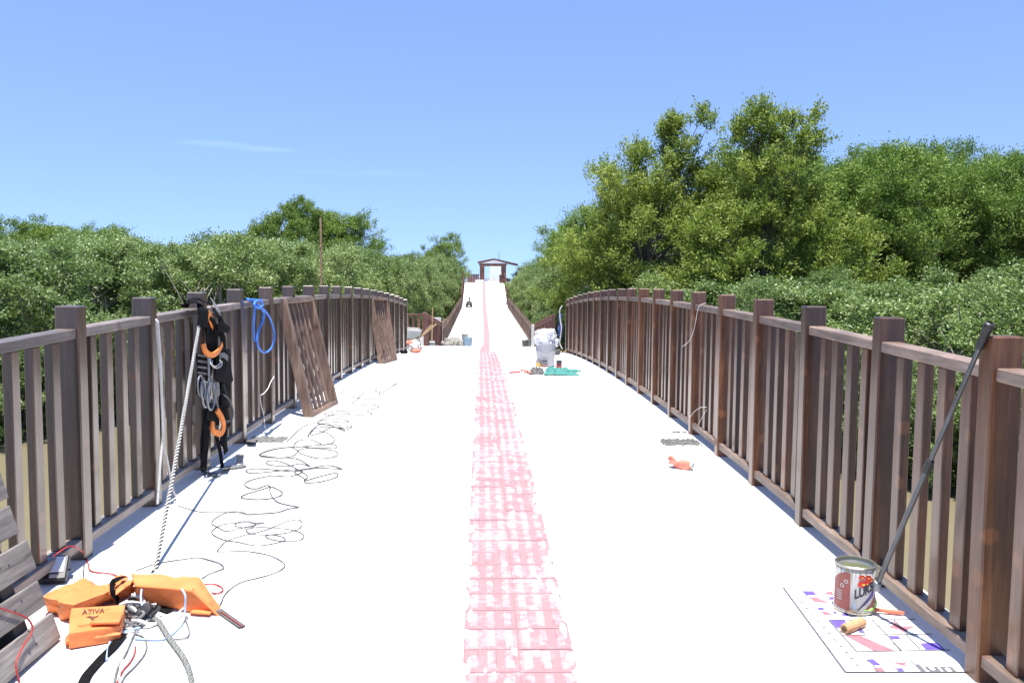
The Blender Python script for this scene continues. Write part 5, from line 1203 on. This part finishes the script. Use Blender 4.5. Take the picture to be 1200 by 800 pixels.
t = thing('teal_cloth', on_deck(656, 438), 'crumpled teal net cloth spread in front of the white bucket', 'cloth')
def heap(name, pr, quads, m_, wr=.02):
    for i, (u0, v0, u1, v1, h) in enumerate(quads):
        MB().pad([on_deck(u0, v1, .002), on_deck(u1, v1, .002), on_deck(u1, v0, .002), on_deck(u0, v0, .002)], [on_deck(u0+1, v1-.5, h), on_deck(u1-1, v1-.5, h*.8), on_deck(u1-1, v0+.3, h), on_deck(u0+1, v0+.3, h*.8)], 9, .8, wr, i*5+len(name), 17, 4).build(name, m_, pr, True)
def crumple(name, pr, u0, v0, u1, v1, h, m_, seed, nx=26, ny=16, lean=0.):
    """cloth dropped in a heap: a sheet with an irregular outline and sharp folds"""
    a, b_, c_, d_ = on_deck(u0, v1), on_deck(u1, v1), on_deck(u1, v0), on_deck(u0, v0); vs = []
    for j_ in range(ny+1):
        for i_ in range(nx+1):
            x, y_ = i_/nx, j_/ny; r_ = 1+.35*noise.noise(V((x*3, y_*3, seed+9)))
            q_ = V((.5+(x-.5)*r_, .5+(y_-.5)*r_, 0)); w = a*(1-q_.x)*(1-q_.y)+b_*q_.x*(1-q_.y)+c_*q_.x*q_.y+d_*(1-q_.x)*q_.y
            ed = min(1, 4*min(x, 1-x, y_, 1-y_)*2)
            f = 1-abs(noise.noise(V((x*4.5, y_*3.5, seed))))*2.2; f2 = 1-abs(noise.noise(V((x*9, y_*8, seed+4))))*2
            w.z = deck_z(w.y)+.004+h*max(0, .15+.6*f+.3*f2)*(.15+.85*ed)*(1-lean*x); vs.append(w)
    MB().add(vs, [(j_*(nx+1)+i_, j_*(nx+1)+i_+1, (j_+1)*(nx+1)+i_+1, (j_+1)*(nx+1)+i_) for j_ in range(ny) for i_ in range(nx)]).build(name, m_, pr, True)
crumple('cloth_fold', t, 639, 434.2, 677, 440.3, .11, M['teal_cloth'], 3, 40, 16, .8)
t = thing('dark_rag', on_deck(632, 437), 'heap of dark grey rags in front of the small tins', 'rags')
crumple('rag_fold', t, 621, 434.5, 637, 438.6, .075, M['dark_cloth'], 8)
t = thing('red_stick', on_deck(603, 436.5), 'short red stick lying left of the white bucket', 'stick')
MB().tube([on_deck(597, 436.5, .012), on_deck(603, 436, .012), on_deck(609, 435.6, .012)], .011, 8).build('rod', M['tin_red'], t, True)
t = thing('red_scraps', on_deck(618, 436), 'red plastic scraps between the red stick and the dark rags', 'scraps')
for i, (u, v, du, dv) in enumerate(((613, 433.5, 5, .6), (617, 435, 4, -1), (621, 436.5, 4, .6), (623, 434.5, 3, 1.2))):
    MB().tube(spline([on_deck(u-du/2, v-dv, .01), on_deck(u, v, .03), on_deck(u+du/2, v+dv, .012)], 4), .012, 7).build('scrap', M['glove'], t, True)
# --- blue cloth and hose on the last right post
def rp_(u, v, o=-.03): return at_x(u, v, XR+o)
t = thing('blue_cloth', rp_(656, 390), 'dark blue cloth hung with a pale strap on the last post of the right railing', 'cloth')
yb = PR[-1][1]-.5
def ry(u, v, dy=0): return at_y(u, v, 18.0+dy)
MB().pad([ry(654, 394), ry(659, 395), ry(659, 394, .12), ry(654, 393, .12)], [ry(655, 368), ry(658.5, 368), ry(658.5, 368, .12), ry(655, 368, .12)], 8, .6, .05, 3, 8, 6).build('cloth_body', M['blue_cloth'], t, True)
MB().tube(spline([ry(659, 358, -.1), ry(656, 364, -.1), ry(656.5, 374, -.1), ry(658, 384, -.12), ry(657, 394, -.1), ry(656, 402, -.1), ry(659, 409, -.1)], 5), .014, 7).build('strap', M['rag'], t, True)
t = thing('hose_coil', on_deck(663, 412), 'small pale hose end lying at the foot of the last right post', 'hose')
MB().tube(spline([on_deck(653, 411, .03), on_deck(659, 412, .05), on_deck(665, 411.5, .03), on_deck(668, 411, .03)], 4), .02, 7).build('hose', M['bamboo'], t, True)
blob(on_deck(653, 413, .05), .06, 4, 'nozzle', t, M['dark_cloth'])
# --- crumpled white and red bag at the end of the left railing
cb_ = on_deck(485, 413.5); t = thing('crumpled_bag', cb_, 'crumpled white and red plastic bag at the far end of the left railing', 'bag')
blob(cb_+V((0, .1, .13)), .12, 2, 'bag_body', t, M['rag'], (1, 1, .9), .06)
blob(cb_+V((.05, 0, .05)), .075, 7, 'red_fold', t, M['glove'], (1.2, .8, .6), .04); blob(cb_+V((-.09, .05, .2)), .07, 9, 'red_fold', t, M['glove'], (1, .8, .6), .04)
blob(on_deck(474, 412.5, .03), .05, 9, 'dark_rag', None, M['black_web'], (1.4, 1, .7), .03)
dr = COL.objects[-1]; tag(dr, 'dark rag at the foot of the last left post', 'rag')

# --- wheelbarrow on the side landing
wy0 = 24.0; wz = walk_z(wy0)
def wp(u, v, dy=0): return at_y(u, v, wy0+dy)
t = thing('wheelbarrow', (-2.1, wy0, wz), 'grey metal wheelbarrow with raised handles on the landing behind the left railing', 'wheelbarrow')
x0, x1 = -2.55, -1.95
MB().hexa([V((x0+.12, wy0-.2, wz+.28)), V((x1-.08, wy0-.2, wz+.28)), V((x1-.08, wy0+.2, wz+.28)), V((x0+.12, wy0+.2, wz+.28))], [V((x0, wy0-.3, wz+.56)), V((x1, wy0-.3, wz+.53)), V((x1, wy0+.3, wz+.53)), V((x0, wy0+.3, wz+.56))]).build('tray', M['galv'], t, bevel=.01)
MB().hexa([V((x0+.06, wy0-.25, wz+.545)), V((x1-.05, wy0-.25, wz+.525)), V((x1-.05, wy0+.25, wz+.525)), V((x0+.06, wy0+.25, wz+.545))], [V((x0+.1, wy0-.2, wz+.60)), V((x1-.1, wy0-.2, wz+.58)), V((x1-.1, wy0+.2, wz+.58)), V((x0+.1, wy0+.2, wz+.60))]).build('cement_load', M['cement'], t)
for s in (-.24, .24):
    MB().tube([V((x0+.05, wy0+s*.4, wz+.2)), V((x1-.05, wy0+s, wz+.32)), V((-1.52 if s < 0 else -1.7, wy0+s, wz+.72 if s < 0 else wz+.66))], .022, 8).build('handle', M['bamboo'], t, True)
    MB().tube([V((x1-.12, wy0+s, wz+.3)), V((x1-.04, wy0+s, wz+.0))], .016, 7).build('leg', M['galv'], t, True)
MB().lathe((x0-.08, wy0-.03, wz+.18), [(.06, 0), (.15, -.005), (.18, .02), (.18, .05), (.15, .075), (.06, .07)], 20, Matrix.Rotation(math.pi/2, 3, 'X')).build('wheel', M['black_plastic'], t, True)
# upright tool against the ramp railing
p = at_y(506, 403, 25.3); q_ = at_y(507, 360, 25.5)
t = thing('long_tool', p, 'long pale wooden handle standing upright against the left ramp railing', 'tool')
MB().tube([V((p.x, p.y, walk_z(25.3)+.1)), q_], .02, 8).build('shaft', M['bamboo'], t, True)
MB().box(V((p.x, p.y, walk_z(25.3)+.06)), (.2, .03, .16)).build('blade', M['galv'], t, bevel=.01)
# pale concrete post and panel behind the ramp railing
b = MB(); c = at_y(514, 392, 34); tag(b.box((c.x-.12, 33.4, walk_z(33)+.42), (.5, .1, 1.5)).build('concrete_slab', M['concrete'], origin=c, bevel=.01), 'pale concrete panel standing behind the left ramp railing', 'slab')
for s, lb in ((-1, 'pale concrete end post at the start of the left walkway railing'), (1, 'pale concrete end post at the start of the right walkway railing')):
    x = walk_x(33)+s*1.86; tag(MB().box((x, 33.2, walk_z(33)+.45), (.18, .14, .95)).build('end_post', M['concrete'], origin=(x, 33.2, walk_z(33)), bevel=.01), lb, 'post')
# cement heap, bucket and block at the foot of the ramp
gy0 = 31.5; gz0 = walk_z(gy0)
t = thing('cement_heap', (-1.3, gy0+.4, walk_z(gy0+.4)), 'grey heap of cement rubble at the left foot of the far ramp', 'rubble')
rr = random.Random(4)
MB().pad([V((-1.85, gy0, walk_z(gy0)-.02)), V((-.85, gy0, walk_z(gy0)-.02)), V((-.85, gy0+.9, walk_z(gy0+.9)-.02)), V((-1.85, gy0+.9, walk_z(gy0+.9)-.02))], [V((-1.65, gy0+.3, gz0+.34)), V((-1.0, gy0+.3, gz0+.30)), V((-1.0, gy0+.6, gz0+.30)), V((-1.65, gy0+.6, gz0+.34))], 12, .6, .09, 3, 6, 5).build('heap', M['cement'], t, True)
for i in range(16):
    s = rr.uniform(.04, .1); blob((rr.uniform(-1.85, -.85), gy0-rr.uniform(0, .15), walk_z(gy0)+s*.6+rr.uniform(0, .16)), s, i, 'lump', t, M['cement'], (1, 1, .8), .04)
t = thing('blue_bucket', (-.83, gy0, gz0), 'pale blue bucket right of the cement heap on the far ramp', 'bucket')
MB().lathe((-.83, gy0-.1, walk_z(gy0-.1)), [(0, .01), (.15, .01), (.19, .36), (.2, .37), (.18, .36), (.15, .05)], 22).build('bucket_body', M['blue_plastic'], t, True)
MB().tube(spline([V((-1.02, gy0-.1, gz0+.36)), V((-.95, gy0-.2, gz0+.42)), V((-.83, gy0-.24, gz0+.44)), V((-.7, gy0-.2, gz0+.42)), V((-.64, gy0-.1, gz0+.36))], 4), .008, 6).build('bail', M['galv'], t, True)
c = at_y(545, 397, 32.6); tag(MB().pad([c+V((-.14, 0, -.02)), c+V((.14, 0, -.02)), c+V((.14, .2, -.02)), c+V((-.14, .2, -.02))], [c+V((-.13, 0, .2)), c+V((.13, 0, .17)), c+V((.13, .2, .17)), c+V((-.13, .2, .2))], 5, .2, .01, 2, 12, 8).build('grey_block', M['concrete_old'], origin=c), 'dark grey block sitting on the cement heap', 'block')
sp_ = MB().tube([at_y(541, 393, 32.3), at_y(542.5, 386, 32.5)], .02, 7).build('wooden_stake', M['bamboo'], origin=at_y(541, 393, 32.3)); tag(sp_, 'short stake sticking up behind the cement heap', 'stake')
for (x, y_, s, lb) in ((1.42, 33.3, .13, 'dark bucket in the group at the right foot of the ramp'), (1.6, 33.6, .14, 'grey bucket beside the dark bucket at the right foot of the ramp')):
    z_ = walk_z(y_); t = thing('mortar_bucket', (x, y_, z_), lb, 'bucket')
    MB().lathe((x, y_, z_), [(0, .01), (s*.8, .01), (s, .28), (s+.01, .29), (s-.01, .28), (s*.8, .1)], 20).build('bucket_body', M['dark_cloth'] if s < .135 else M['galv'], t, True)
    MB().lathe((x, y_, z_), [(0, .25), (s*.96, .24)], 16).build('mortar', M['cement'], t)
# concrete joint debris and the small mixer on the far incline
yy = 65; zz = walk_z(yy)
for i, (x0, x1) in enumerate(((-1.1, -.75), (.05, .35), (.75, 1.35))):
    tag(MB().pad([V((x0, yy, zz)), V((x1, yy, zz)), V((x1, yy+.4, zz)), V((x0, yy+.4, zz))], [V((x0+.1, yy+.1, zz+.06)), V((x1-.1, yy+.1, zz+.09)), V((x1-.1, yy+.3, zz+.08)), V((x0+.1, yy+.3, zz+.06))], 6, .6, .05, i, 5, 5).build('mortar_pile', M['cement'], origin=((x0+x1)/2, yy, zz), smooth=True), 'low line of grey mortar debris across the walkway before the incline', 'debris', 'mortar piles across the walkway')
x, y_ = -1.62, 66.2; z_ = walk_z(y_)
t = thing('concrete_mixer', (x, y_, z_), 'small dark machine standing at the foot of the far incline', 'machine')
MB().hexa([V((x-.3, y_-.2, z_+.12)), V((x+.22, y_-.2, z_+.12)), V((x+.22, y_+.2, z_+.12)), V((x-.3, y_+.2, z_+.12))], [V((x-.22, y_-.16, z_+.46)), V((x+.2, y_-.16, z_+.42)), V((x+.2, y_+.16, z_+.42)), V((x-.22, y_+.16, z_+.46))]).build('body', M['dark_cloth'], t, bevel=.03)
MB().tube([V((x-.02, y_, z_+.42)), V((x-.0, y_, z_+.78))], .055, 8).build('funnel', M['dark_cloth'], t)
for s in (-.2, .15): MB().lathe((x+s, y_-.22, z_+.1), [(0, 0), (.1, 0), (.1, .05), (0, .05)], 14, Matrix.Rotation(math.pi/2, 3, 'X')).build('wheel', M['black_plastic'], t, True)
